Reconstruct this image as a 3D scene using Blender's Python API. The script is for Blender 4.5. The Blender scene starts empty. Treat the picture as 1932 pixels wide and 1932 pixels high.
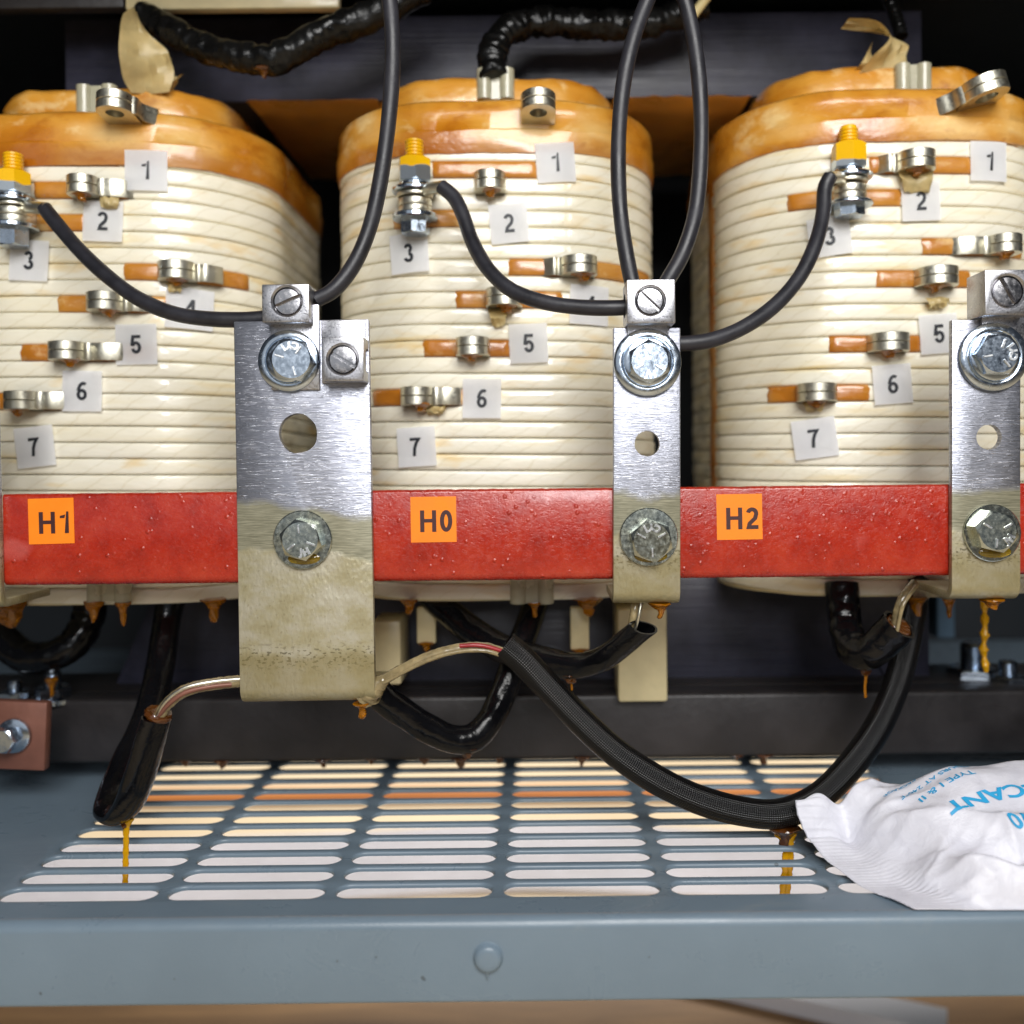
import bpy, bmesh, math, random
from mathutils import Vector as V, Matrix, noise as mn
S = bpy.context.scene
COL = S.collection
random.seed(7)
PI = math.pi
rad = math.radians

# ------------------------------------------------------------------ camera
H = .1494                       # camera height over the tray
F, VX, VY = 1738.8, 1017., 876. # focal length and principal point in pixels of a 1932 px frame
ROLL = rad(.6)
CAMP = V((0, 0, H))
RT = V((math.cos(ROLL), 0, -math.sin(ROLL)))
UP = V((math.sin(ROLL), 0, math.cos(ROLL)))
cd = bpy.data.cameras.new('camera')
cam = bpy.data.objects.new('camera', cd)
COL.objects.link(cam)
cam.matrix_world = Matrix(((RT.x, UP.x, 0, 0), (0, 0, -1, 0), (RT.z, UP.z, 0, H), (0, 0, 0, 1)))
cd.sensor_width = 36
cd.lens = F / 1932 * 36
cd.shift_x = -(VX - 966) / 1932
cd.shift_y = -(966 - VY) / 1932
cd.clip_start = .01
cd.clip_end = 60
cd.dof.use_dof = True
cd.dof.focus_distance = .349
cd.dof.aperture_fstop = 5.2
S.camera = cam

def at(px, py, Y):
    return CAMP + Y * (V((0, 1, 0)) + RT * ((px - VX) / F) + UP * ((VY - py) / F))

def proj(p):
    d = p - CAMP
    return VX + F * d.dot(RT) / d.y, VY - F * d.dot(UP) / d.y

# ------------------------------------------------------------------ light
w = bpy.data.worlds.new('World')
S.world = w
w.use_nodes = True
w.node_tree.nodes['Background'].inputs[0].default_value = (.80, .87, 1, 1)
w.node_tree.nodes['Background'].inputs[1].default_value = .06

def area(name, loc, target, sx, sy, power, col):
    l = bpy.data.lights.new(name, 'AREA')
    l.shape = 'RECTANGLE'
    l.size, l.size_y, l.energy, l.color = sx, sy, power, col
    o = bpy.data.objects.new(name, l)
    COL.objects.link(o)
    o.location = loc
    o.rotation_euler = (V(target) - V(loc)).to_track_quat('-Z', 'Y').to_euler()
    return o

area('key_lamp', (.12, -.40, .62), (.0, .40, .15), .62, .36, 9.4, (1, .985, .96))
area('fill_lamp', (-.15, -1.05, .46), (.0, .40, .14), 1.7, .8, 2.1, (.90, .95, 1))
area('glare_lamp', (.06, -.92, .47), (.0, .40, .20), .17, .17, 2.5, (.97, .98, 1))  # extra lamp, added to put glare on the coil varnish
area('room_lamp', (.1, 1.9, 1.9), (.0, 1.0, -.25), 1.2, 1.0, 95, (1, .96, .90))
S.view_settings.view_transform = 'Standard'
S.view_settings.look = 'None'
S.view_settings.gamma = 1
S.view_settings.exposure = 0
S.view_settings.use_curve_mapping = False
S.cycles.max_bounces = 8
S.cycles.caustics_reflective = False
S.cycles.caustics_refractive = False
S.cycles.sample_clamp_indirect = 4

# ------------------------------------------------------------------ materials
def srgb(r, g, b):
    f = lambda c: c / 12.92 if c <= .04045 else ((c + .055) / 1.055) ** 2.4
    return (f(r / 255), f(g / 255), f(b / 255), 1)

class M:
    def __init__(s, name, col=(.5, .5, .5, 1), rough=.5, metal=0, coat=0, coatr=.05, trans=0, ior=1.5, spec=.5, sss=0):
        s.m = bpy.data.materials.new(name)
        s.m.use_nodes = True
        s.t = s.m.node_tree
        s.b = s.t.nodes['Principled BSDF']
        for k, v in (('Base Color', col), ('Roughness', rough), ('Metallic', metal), ('Coat Weight', coat), ('Coat Roughness', coatr),
                     ('Transmission Weight', trans), ('IOR', ior), ('Specular IOR Level', spec), ('Subsurface Weight', sss)):
            s.b.inputs[k].default_value = v
        if sss:
            s.b.inputs['Subsurface Scale'].default_value = .002
    def n(s, kind, **kw):
        o = s.t.nodes.new('ShaderNode' + kind)
        for k, v in kw.items():
            setattr(o, k, v)
        return o
    def ln(s, a, b):
        s.t.links.new(a, b)
    def put(s, sock, v):
        if hasattr(v, 'is_linked'):
            s.ln(v, sock)
        else:
            sock.default_value = v
    def co(s, kind='Object', scale=(1, 1, 1), rot=(0, 0, 0), loc=(0, 0, 0)):
        c = s.n('TexCoord')
        mp = s.n('Mapping')
        mp.inputs['Scale'].default_value = scale
        mp.inputs['Rotation'].default_value = rot
        mp.inputs['Location'].default_value = loc
        s.ln(c.outputs[kind], mp.inputs[0])
        return mp.outputs[0]
    def noise(s, vec, scale=5, detail=4, rough=.55, dist=0):
        o = s.n('TexNoise')
        s.ln(vec, o.inputs['Vector'])
        for k, v in (('Scale', scale), ('Detail', detail), ('Roughness', rough), ('Distortion', dist)):
            o.inputs[k].default_value = v
        return o.outputs[0]
    def ramp(s, fac, *stops):
        o = s.n('ValToRGB')
        e = o.color_ramp.elements
        while len(e) < len(stops):
            e.new(.5)
        for x, (p, c) in zip(e, stops):
            x.position = p
            x.color = c if len(c) == 4 else (*c, 1)
        s.ln(fac, o.inputs[0])
        return o.outputs[0]
    def bw(s, fac, a, b):
        o = s.n('MapRange')
        s.put(o.inputs[0], fac)
        o.inputs[1].default_value = a
        o.inputs[2].default_value = b
        return o.outputs[0]
    def mr(s, fac, a, b, c, d):
        o = s.n('MapRange')
        s.put(o.inputs[0], fac)
        for i, v in enumerate((a, b, c, d)):
            o.inputs[i + 1].default_value = v
        return o.outputs[0]
    def mix(s, fac, a, b, mode='MIX'):
        o = s.n('Mix', data_type='RGBA', blend_type=mode)
        s.put(o.inputs[0], fac)
        s.put(o.inputs[6], a)
        s.put(o.inputs[7], b)
        return o.outputs[2]
    def ma(s, op, a, b=0.):
        o = s.n('Math', operation=op)
        s.put(o.inputs[0], a)
        s.put(o.inputs[1], b)
        return o.outputs[0]
    def bump(s, h, dist, strength=1., prev=None):
        o = s.n('Bump')
        o.inputs['Strength'].default_value = strength
        o.inputs['Distance'].default_value = dist
        s.ln(h, o.inputs['Height'])
        if prev is not None:
            s.ln(prev, o.inputs['Normal'])
        s.ln(o.outputs[0], s.b.inputs['Normal'])
        return o.outputs[0]
    def set(s, **kw):
        for k, v in kw.items():
            s.put(s.b.inputs[k.replace('_', ' ')], v)
        return s
    def xyz(s, vec):
        o = s.n('SeparateXYZ')
        s.ln(vec, o.inputs[0])
        return o.outputs

def m_winding():
    k = M('paper_covered_wire', rough=.4)
    uv = k.co('UV')
    x, y, z = k.xyz(uv)
    st = k.noise(k.co('UV', (14, .8, 1)), 1, 4, .55)
    fine = k.noise(k.co('UV', (420, 3, 1)), 1, 4, .6)
    col = k.ramp(st, (.28, srgb(228, 208, 158)), (.42, srgb(232, 225, 202)), (.62, srgb(236, 231, 214)), (.80, srgb(230, 221, 194)))
    # yellow varnish stains along single turns
    turn = k.ma('FLOOR', y)
    cb = k.n('CombineXYZ')
    k.ln(k.ma('MULTIPLY', x, 22), cb.inputs[0])
    k.ln(k.ma('MULTIPLY', turn, 5.3), cb.inputs[1])
    k.ln(k.ma('MULTIPLY', y, .6), cb.inputs[2])
    tn = k.noise(cb.outputs[0], 1, 3, .6)
    col = k.mix(k.mr(tn, .60, .72, 0, .65), col, srgb(224, 186, 104))
    col = k.mix(k.mr(fine, .35, .75, 0, .07), col, srgb(210, 196, 150))
    spk = k.noise(k.co('Object', (700, 700, 700)), 1, 1, .4)
    col = k.mix(k.mr(spk, .80, .84, 0, .6), col, srgb(150, 120, 70))
    # diagonal lap of the paper
    d = k.ma('ADD', k.ma('MULTIPLY', x, 75), k.ma('MULTIPLY', y, -.85))
    dn = k.ma('ADD', d, k.ma('MULTIPLY', k.noise(k.co('UV', (60, 1, 1)), 1, 2), .8))
    saw = k.ma('FRACT', dn)
    edge = k.mr(saw, 0, .10, 1, 0)
    col = k.mix(k.ma('MULTIPLY', edge, .30), col, srgb(196, 178, 128))
    h = k.ma('ADD', k.ma('MULTIPLY', saw, .5), k.ma('MULTIPLY', fine, .10))
    b = k.bump(h, .0006, .9)
    h2 = k.noise(k.co('UV', (90, 1.4, 1), (0, 0, .0)), 1, 3, .6)
    k.bump(h2, .0005, .6, b)
    gl = k.noise(k.co('UV', (36, 1.1, 1)), 1, 3, .6)
    k.set(Base_Color=col, Roughness=k.mr(gl, .35, .65, .25, .5), Coat_Weight=k.mr(gl, .42, .64, 1., .4))
    k.b.inputs['Coat Roughness'].default_value = .07
    return k.m

def m_orange(name, light=0.):
    k = M(name, rough=.24, coat=.6, coatr=.12)
    v = k.co()
    a = k.noise(k.co('Object', (20, 20, 34)), 1, 3, .5, .15)
    f = k.noise(k.co('Object', (50, 50, 240)), 1, 3, .6)
    if light:
        col = k.ramp(a, (.25, srgb(150, 88, 18)), (.45, srgb(180, 112, 30)), (.6, srgb(194, 132, 48)), (.8, srgb(206, 154, 84)))
    else:
        col = k.ramp(a, (.30, srgb(160, 92, 12)), (.44, srgb(188, 120, 28)), (.56, srgb(206, 146, 54)), (.72, srgb(224, 184, 114)))
    col = k.mix(k.mr(f, .4, .75, 0, .16), col, srgb(150, 86, 18))
    pn = k.noise(k.co('Object', (38, 38, 62), (0, 0, 0), (5, 3, 1)), 1, 5, .65, .3)
    col = k.mix(k.mr(pn, .54, .66, 0, .55), col, srgb(150, 78, 8))
    col = k.mix(k.mr(pn, .44, .34, 0, .55), col, srgb(236, 208, 150))
    if not light:                # varnish soaked in along the lower edge of the wrap
        zc = k.xyz(k.co())[2]
        wb = k.ma('ADD', zc, k.ma('MULTIPLY', k.ma('SUBTRACT', pn, .5), .022))
        col = k.mix(k.mr(wb, .1990, .2040, .6, 0), col, srgb(150, 80, 8))
    k.set(Base_Color=col, Roughness=k.mr(a, .3, .7, .18, .42))
    b = k.bump(k.noise(k.co('Object', (70, 70, 110)), 1, 3, .6), .0010, .6)
    k.bump(f, .0005, .6, b)
    return k.m

def m_metal(name, col, rough, bump=.15, tint=None, coat=0, sc=600):
    k = M(name, col, rough, 1, coat)
    a = k.noise(k.co('Object', (sc, sc, sc)), 1, 4, .6)
    c = k.noise(k.co('Object', (120, 120, 120)), 1, 3, .6)
    base = k.mix(k.mr(c, .35, .7, 0, 1), col, tint or tuple(x * .78 for x in col[:3]) + (1,))
    k.set(Base_Color=base, Roughness=k.mr(a, .3, .7, max(.04, rough - .1), rough + .12))
    k.bump(k.ma('ADD', a, c), .0002, bump)
    return k.m

def m_plate(name, edge, slope, top, seed):
    """scratched aluminium above, varnish with bubbles below local height edge"""
    k = M(name, rough=.35, metal=1)
    ob = k.co()
    x, y, z = k.xyz(ob)
    pa = k.noise(k.co('Object', (75, 75, 75), (0, 0, 0), (seed, 1, 2)), 1, 3, .6, 1.2)
    pb = k.noise(k.co('Object', (300, 300, 300), (0, 0, 0), (seed, 4, 2)), 1, 4, .65, 1.0)
    fld = []
    for i, an in enumerate((.4, 1.25, -.55, 1.57, -.15)):
        fld.append(k.noise(k.co('Object', (130, 90, 2400 + 300 * i), (0, an, 0), (seed + i, 0, i)), 1, 2, .6, .9))
    s3 = fld[4]
    def mx(f, p, q):
        return k.ma('ADD', k.ma('MULTIPLY', p, k.ma('SUBTRACT', 1., f)), k.ma('MULTIPLY', q, f))
    sv = mx(k.mr(pa, .40, .50, 0, 1), fld[0], fld[1])
    sv = mx(k.mr(pb, .50, .60, 0, 1), sv, fld[2])
    sv = mx(k.mr(k.noise(k.co('Object', (160, 160, 160), (0, 0, 0), (seed, 9, 5)), 1, 3), .52, .60, 0, 1), sv, fld[3])
    thin = k.mr(k.noise(k.co('Object', (60, 60, 3800), (0, .75, 0), (seed, 2, 0)), 1, 1, .5, .6), .66, .70, 0, 1)
    sv = k.ma('ADD', sv, k.ma('MULTIPLY', thin, .16))
    alu = k.ramp(sv, (.28, (.21, .22, .26)), (.45, (.31, .32, .37)), (.6, (.41, .42, .475)), (.76, (.66, .68, .74)))
    alu = k.mix(k.mr(pb, .58, .74, 0, .5), alu, (.16, .175, .21, 1))
    alu = k.mix(k.mr(pa, .55, .75, 0, .4), alu, (.22, .235, .28, 1))
    # varnish
    bub = k.n('TexVoronoi', feature='SMOOTH_F1')
    k.ln(k.co('Object', (1, 1, .62)), bub.inputs['Vector'])
    bub.inputs['Scale'].default_value = 780
    bn = k.noise(k.co('Object', (900, 900, 520)), 1, 2, .5)
    wide = k.noise(k.co('Object', (55, 55, 90), (0, 0, 0), (seed, 7, 0)), 1, 4, .6)
    var = k.ramp(wide, (.3, srgb(152, 142, 108)), (.45, srgb(168, 160, 130)), (.58, srgb(178, 172, 152)), (.75, srgb(190, 186, 168)))
    var = k.mix(k.mr(bn, .62, .7, 0, .35), var, srgb(110, 98, 60))
    # grimy lower band with dark specks
    band = k.ma('MULTIPLY', k.mr(k.ma('ADD', z, k.ma('MULTIPLY', wide, .008)), .021, .024, 1, 0), 1)
    sp = k.noise(k.co('Object', (520, 520, 900)), 1, 2, .5)
    var = k.mix(k.ma('MULTIPLY', k.mr(sp, .56, .60, 0, .75), k.mr(k.ma('ABSOLUTE', k.ma('SUBTRACT', z, .0175)), .0015, .007, 1, 0)), var, srgb(78, 72, 48))
    var = k.mix(k.ma('MULTIPLY', band, .5), var, srgb(136, 124, 84))
    # boundary
    wob = k.noise(k.co('Object', (60, 60, 60), (0, 0, 0), (seed, 0, 9)), 1, 3, .55)
    lv = k.ma('ADD', k.ma('SUBTRACT', z, k.ma('MULTIPLY', x, slope)), k.ma('MULTIPLY', k.ma('SUBTRACT', wob, .5), .012))
    fac = k.mr(k.ma('ADD', lv, k.ma('MULTIPLY', k.ma('SUBTRACT', sv, .5), .0025)), edge - .0016, edge + .0016, 1, 0)
    gz = k.mr(lv, edge - .0165, edge - .0145, 0, 1)      # half scraped band between both
    mid = k.mix(k.mr(s3, .4, .65, 0, 1), srgb(120, 118, 98), srgb(164, 160, 138))
    low = k.mix(gz, var, mid)
    k.set(Base_Color=k.mix(fac, alu, low))
    k.set(Metallic=k.mr(fac, 0, 1, 1, .35), Roughness=k.mix(fac, k.ramp(sv, (.3, (.5,) * 3), (.7, (.22,) * 3)), (.38, .38, .38, 1)))
    hb = k.mix(fac, sv, k.mix(gz, k.ma('ADD', k.ma('MULTIPLY', bub.outputs[0], 1.2), bn), k.ma('MULTIPLY', s3, .3)))
    k.bump(hb, .00026, .5)
    return k.m

def m_red():
    k = M('red_fibre_board', rough=.3, coat=.35, coatr=.12)
    a = k.noise(k.co('Object', (90, 90, 90)), 1, 4, .65)
    sp = k.noise(k.co('Object', (650, 650, 650)), 1, 2, .5)
    fi = k.noise(k.co('Object', (330, 330, 520), (0, .5, 0)), 1, 3, .6, 2.5)
    col = k.ramp(a, (.25, srgb(138, 25, 11)), (.5, srgb(162, 36, 17)), (.75, srgb(174, 52, 30)))
    col = k.mix(k.mr(fi, .6, .72, 0, .35), col, srgb(206, 92, 80))
    col = k.mix(k.mr(k.noise(k.co('Object', (42, 42, 42), (0, 0, 0), (3, 3, 3)), 1, 2), .68, .76, 0, .35), col, srgb(205, 110, 105))
    k.set(Base_Color=col, Roughness=k.mr(sp, .4, .7, .18, .4))
    dr = k.n('TexVoronoi')
    k.ln(k.co(), dr.inputs['Vector'])
    dr.inputs['Scale'].default_value = 250
    drop = k.mr(dr.outputs[0], .05, .24, 1, 0)
    keep = k.mr(k.noise(k.co('Object', (150, 150, 150)), 1, 1), .44, .54, 0, 1)
    b = k.bump(k.ma('MULTIPLY', drop, keep), .0004, 1)
    b = k.bump(sp, .00014, .6, b)
    k.bump(fi, .0003, .5, b)
    return k.m

def m_plain(name, col, rough=.5, metal=0, var=.15, sc=60, bump=.0003, bs=300, coat=0, **kw):
    k = M(name, col, rough, metal, coat, **kw)
    a = k.noise(k.co('Object', (sc,) * 3), 1, 4, .6)
    d = tuple(x * (1 - var * 2) for x in col[:3]) + (1,)
    l = tuple(min(1, x * (1 + var)) for x in col[:3]) + (1,)
    f = k.noise(k.co('Object', (bs,) * 3), 1, 3, .6)
    k.set(Base_Color=k.ramp(a, (.3, d), (.7, l)), Roughness=k.mr(a, .3, .7, max(.03, rough - .08), rough + .1))
    if bump:
        k.bump(f, bump, .6)
    return k.m

def m_sleeve():
    k = M('woven_black_sleeve', (.0025, .0025, .003, 1), .13, 0, .0, .1, spec=.36)
    x, y, z = k.xyz(k.co('UV'))
    a = k.ma('SINE', k.ma('ADD', k.ma('MULTIPLY', x, 3600), k.ma('MULTIPLY', y, 138.23)))
    b = k.ma('SINE', k.ma('SUBTRACT', k.ma('MULTIPLY', x, 3600), k.ma('MULTIPLY', y, 138.23)))
    k.bump(k.ma('MULTIPLY', a, b), .00012, 1)
    return k.m

def m_steel():
    k = M('laminated_core_steel', rough=.4)
    a = k.noise(k.co('Object', (14, 14, 700)), 1, 4, .65)
    c = k.noise(k.co('Object', (35, 35, 35)), 1, 4, .6)
    k.set(Base_Color=k.mix(k.mr(c, .3, .7, 0, 1), srgb(30, 30, 40), srgb(60, 60, 76)), Roughness=k.mr(a, .3, .7, .25, .55))
    k.bump(a, .0004, .6)
    return k.m

def m_yellowed(name, metalcol, split, seed):
    """zinc with yellow marker paint over the upper end"""
    k = M(name, metalcol, .25, 1)
    x, y, z = k.xyz(k.co())
    n = k.noise(k.co('Object', (90, 90, 30), (0, 0, 0), (seed, 0, 0)), 1, 1)
    f = k.mr(k.ma('ADD', z, k.ma('MULTIPLY', k.ma('SUBTRACT', n, .5), .008)), split - .0002, split + .0002, 0, 1)
    k.set(Base_Color=k.mix(f, metalcol, srgb(232, 180, 8)), Metallic=k.mr(f, 0, 1, 1, 0), Roughness=k.mr(f, 0, 1, .36, .3))
    return k.m

def m_tray():
    k = M('blue_grey_paint', rough=.3)
    a = k.noise(k.co('Object', (14, 14, 14)), 1, 4, .6)
    sp = k.noise(k.co('Object', (190, 190, 190)), 1, 1, .4)
    sm_ = k.noise(k.co('Object', (22, 60, 22)), 1, 5, .7, 1)
    col = k.ramp(a, (.3, srgb(105, 121, 134)), (.7, srgb(113, 130, 144)))
    col = k.mix(k.mr(sp, .80, .815, 0, .6), col, srgb(52, 56, 58))
    col = k.mix(k.mr(sm_, .60, .72, 0, .18), col, srgb(150, 152, 146))
    k.set(Base_Color=col, Roughness=k.mr(sm_, .35, .7, .24, .44))
    k.bump(k.noise(k.co('Object', (1500,) * 3), 1, 2), .00006, .6)
    return k.m

def m_floor():
    k = M('pale_floor', rough=.5)
    a = k.noise(k.co('Object', (3, 3, 3)), 1, 4, .6)
    k.set(Base_Color=k.ramp(a, (.3, srgb(206, 184, 150)), (.7, srgb(226, 208, 176))))
    return k.m

def m_wood(name, a, b):
    k = M(name, rough=.5)
    n = k.noise(k.co('Object', (6, 60, 60)), 1, 5, .6, .5)
    k.set(Base_Color=k.ramp(n, (.3, a), (.7, b)))
    k.bump(n, .001, .4)
    return k.m

def m_bag():
    k = M('white_nonwoven_bag', srgb(236, 236, 243), .42, sss=.0)
    a = k.noise(k.co('Object', (900,) * 3), 1, 3, .6)
    c = k.noise(k.co('Object', (130, 130, 130)), 1, 4, .6, .6)
    k.set(Base_Color=k.ramp(c, (.3, srgb(204, 204, 214)), (.7, srgb(220, 220, 229))))
    b = k.bump(c, .0010, .5)
    k.bump(a, .0001, .5, b)
    return k.m

MT = dict(
    winding=m_winding(), orange=m_orange('varnished_tape'), tape=m_orange('varnished_tap_tape', 1),
    amber=M('amber_resin', srgb(206, 128, 6), .05, 0, 0, .05, .62, 1.5).m,
    goldresin=M('gold_resin', srgb(236, 174, 14), .08, 0, .3, .05, .30, 1.5).m, varnishfilm=M('olive_varnish', srgb(150, 122, 20), .08, 0, .3, .05, .45, 1.5).m,
    darkamber=M('dark_resin', srgb(96, 52, 14), .08, 0, .5, .05, .3, 1.5).m,
    zinc=m_metal('zinc_plate', (.54, .61, .70, 1), .18, .05, (.44, .51, .60, 1)),
    zincy=m_metal('varnished_zinc', (.52, .57, .54, 1), .2, .04, (.56, .57, .46, 1), .2),
    alu=m_metal('machined_aluminium', (.50, .50, .525, 1), .32, .3, (.37, .37, .40, 1), 0, 1500),
    screw=m_metal('tinned_screw', (.52, .51, .53, 1), .22, .12),
    tin=m_metal('tinned_copper', (.70, .68, .58, 1), .36, .10, (.56, .53, .42, 1), 0, 900),
    marking=m_metal('highlit_marking', (.86, .88, .90, 1), .3, .02),  # brighter than the bolt metal: edge highlights put into the colour
    red=m_red(),
    paper=m_plain('sticker_paper', srgb(250, 251, 255), .55, 0, .02, 90, .00008, 900),
    ink=m_plain('black_ink', (.012, .015, .022, 1), .5, 0, .1, 60, 0),
    orangepaper=m_plain('orange_sticker_paper', srgb(246, 132, 0), .55, 0, .03, 90, .00008, 1200),
    brownink=m_plain('dark_brown_ink', srgb(62, 26, 30), .55, 0, .1, 60, 0),
    rubber=m_plain('black_rubber', (.020, .020, .026, 1), .42, 0, .2, 80, .00012, 700),
    sleeve=m_sleeve(),
    varnished=m_plain('varnished_black_tube', (.004, .004, .005, 1), .15, 0, .2, 60, .0007, 160, spec=.3),
    wrap=m_plain('black_varnished_wrap', (.004, .004, .004, 1), .28, 0, .2, 60, .0015, 140, spec=.3),
    steel=m_steel(),
    beam=m_plain('dark_painted_steel', srgb(48, 45, 46), .42, 0, .25, 22, .0006, 120),
    tray=m_tray(),
    wall=m_plain('dark_enclosure_paint', srgb(22, 27, 32), .5, 0, .2, 6, 0),
    cream=m_plain('cream_board', srgb(214, 200, 158), .4, 0, .08, 45, .0004, 200, coat=.2),
    creamtape=m_plain('dried_tape', srgb(236, 216, 158), .4, 0, .12, 60, .0006, 200, coat=.2),
    glassfibre=m_plain('pale_glass_fibre', srgb(190, 186, 160), .22, 0, .08, 60, .0003, 200, coat=.3, trans=.25),
    wirecoat=m_plain('varnished_clear_sleeve', srgb(150, 134, 98), .22, 0, .3, 140, .0004, 300, coat=.5),
    redwire=m_plain('red_strand', srgb(150, 34, 40), .3, 0, .1, 100, .0002),
    copper=m_plain('brown_copper_plate', srgb(128, 84, 70), .45, .25, .1, 60, .0002),
    barrier=m_plain('brown_insulation_board', srgb(240, 184, 98), .3, 0, .12, 18, .0006, 120, spec=.4),
    floor=m_floor(),
    wood=m_wood('brown_wood', srgb(120, 88, 54), srgb(170, 130, 84)),
    strip=m_wood('orange_wood', srgb(176, 104, 46), srgb(206, 132, 66)),
    sheet=m_plain('white_sheet', srgb(232, 231, 238), .5, 0, .05, 5, .001, 20),
    bag=m_bag(), cyan=m_plain('cyan_ink', srgb(40, 158, 210), .5, 0, .05, 60, 0),
    bluepost=m_plain('blue_grey_post', srgb(84, 106, 124), .5, 0, .1, 20, 0),
    hole=m_plain('hole_shade', (.01, .01, .01, 1), .8, 0, .1, 60, 0),
)

# ------------------------------------------------------------------ helpers
def finish(bm, ang=38, recalc=True):
    if recalc:
        bmesh.ops.recalc_face_normals(bm, faces=bm.faces)
    lim = rad(ang)
    for f in bm.faces:
        f.smooth = True
    for e in bm.edges:
        if len(e.link_faces) == 2 and e.calc_face_angle(0) > lim:
            e.smooth = False

def obj(name, bm, mat, parent=None, ang=38, label=None, recalc=True):
    finish(bm, ang, recalc)
    me = bpy.data.meshes.new(name)
    if parent is not None:
        root = parent
        while root.parent:
            root = root.parent
        bm.transform(root.matrix_basis.inverted())
        base = V((0, 0, 0))
    else:
        lo = V((1e9,) * 3); hi = -lo
        for v in bm.verts:
            for i in range(3):
                lo[i] = min(lo[i], v.co[i]); hi[i] = max(hi[i], v.co[i])
        base = V(((lo.x + hi.x) / 2, (lo.y + hi.y) / 2, lo.z))
        bm.transform(Matrix.Translation(-base))
    bm.to_mesh(me)
    bm.free()
    me.materials.append(MT[mat] if isinstance(mat, str) else mat)
    o = bpy.data.objects.new(name, me)
    COL.objects.link(o)
    o.location = base
    if parent is not None:
        o.parent = parent
    if label:
        o['label'] = label
    return o

def tag(o, label=None, cat=None, group=None, kind=None):
    for k, v in (('label', label), ('category', cat), ('group', group), ('kind', kind)):
        if v:
            o[k] = v
    return o

def thing(name, label, cat, loc, group=None, rot=(0, 0, 0)):
    o = bpy.data.objects.new(name, None)
    COL.objects.link(o)
    o.empty_display_size = .01
    o.location = loc
    o.rotation_euler = rot
    bpy.context.view_layer.update()
    return tag(o, label, cat, group)

def box(bm, lo, hi, mtx=None):
    r = bmesh.ops.create_cube(bm, size=1)
    lo, hi = V(lo), V(hi)
    for v in r['verts']:
        v.co = V([(lo[i] + hi[i]) / 2 + v.co[i] * (hi[i] - lo[i]) for i in range(3)])
        if mtx is not None:
            v.co = mtx @ v.co
    return r['verts']

def carve(bm, cutters=(), bev=0, seg=2):
    """bevelled copy of bm with the cutters taken out"""
    tmp = []
    def mk(b):
        bmesh.ops.recalc_face_normals(b, faces=b.faces)
        b.transform(Matrix.Scale(1000, 4))
        me = bpy.data.meshes.new('t'); b.to_mesh(me); b.free()
        o = bpy.data.objects.new('t', me); COL.objects.link(o); tmp.append(o)
        return o
    o = mk(bm)
    if bev:
        m = o.modifiers.new('b', 'BEVEL')
        m.width, m.segments, m.limit_method, m.angle_limit = bev * 1000, seg, 'ANGLE', rad(40)
    for c in cutters:
        co = mk(c)
        m = o.modifiers.new('x', 'BOOLEAN')
        m.operation, m.solver, m.object = 'DIFFERENCE', 'EXACT', co
    dg = bpy.context.evaluated_depsgraph_get()
    me = bpy.data.meshes.new_from_object(o.evaluated_get(dg))
    out = bmesh.new()
    out.from_mesh(me)
    out.transform(Matrix.Scale(.001, 4))
    for t in tmp:
        d = t.data
        bpy.data.objects.remove(t)
        bpy.data.meshes.remove(d)
    bpy.data.meshes.remove(me)
    return out

def lathe(bm, prof, mtx=Matrix(), n=40, a0=0):
    """prof: (r, z) along local z; ends with r = 0 are closed"""
    rings = []
    for r, z in prof:
        if r < 1e-7:
            rings.append([bm.verts.new(mtx @ V((0, 0, z)))])
        else:
            rings.append([bm.verts.new(mtx @ V((r * math.cos(a0 + 2 * PI * i / n), r * math.sin(a0 + 2 * PI * i / n), z))) for i in range(n)])
    for a, b in zip(rings, rings[1:]):
        for i in range(n):
            j = (i + 1) % n
            if len(a) == 1 and len(b) == 1:
                continue
            if len(a) == 1:
                bm.faces.new((a[0], b[i], b[j]))
            elif len(b) == 1:
                bm.faces.new((a[i], a[j], b[0]))
            else:
                bm.faces.new((a[i], a[j], b[j], b[i]))

def hexhead(bm, mtx, af, h, rot=0, both=False, n=72):
    ap = af / 2
    def rh(t):
        t = (t + PI / 6) % (PI / 3) - PI / 6
        return ap / math.cos(t)
    rc = ap * .94
    rings = []
    spec = [('c', 0), ('h', 0), ('u', 0), ('t', 0), ('c', h)]
    if both:
        spec = [('c', 0), ('b', 0), ('l', 0), ('u', 0), ('t', 0), ('c', h)]
    for kind, z in spec:
        if kind == 'c':
            rings.append([bm.verts.new(mtx @ V((0, 0, z)))])
            continue
        ring = []
        for i in range(n):
            t = 2 * PI * i / n
            r = rh(t); dz = (r - rc) * .6
            if kind == 'h': rr, zz = r, 0
            if kind == 'l': rr, zz = r, dz
            if kind == 'b': rr, zz = rc, 0
            if kind == 'u': rr, zz = r, h - dz
            if kind == 't': rr, zz = rc, h
            ring.append(bm.verts.new(mtx @ V((rr * math.cos(t + rot), rr * math.sin(t + rot), zz))))
        rings.append(ring)
    for a, b in zip(rings, rings[1:]):
        for i in range(n):
            j = (i + 1) % n
            if len(a) == 1:
                bm.faces.new((a[0], b[i], b[j]))
            elif len(b) == 1:
                bm.faces.new((a[i], a[j], b[0]))
            else:
                bm.faces.new((a[i], a[j], b[j], b[i]))

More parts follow.
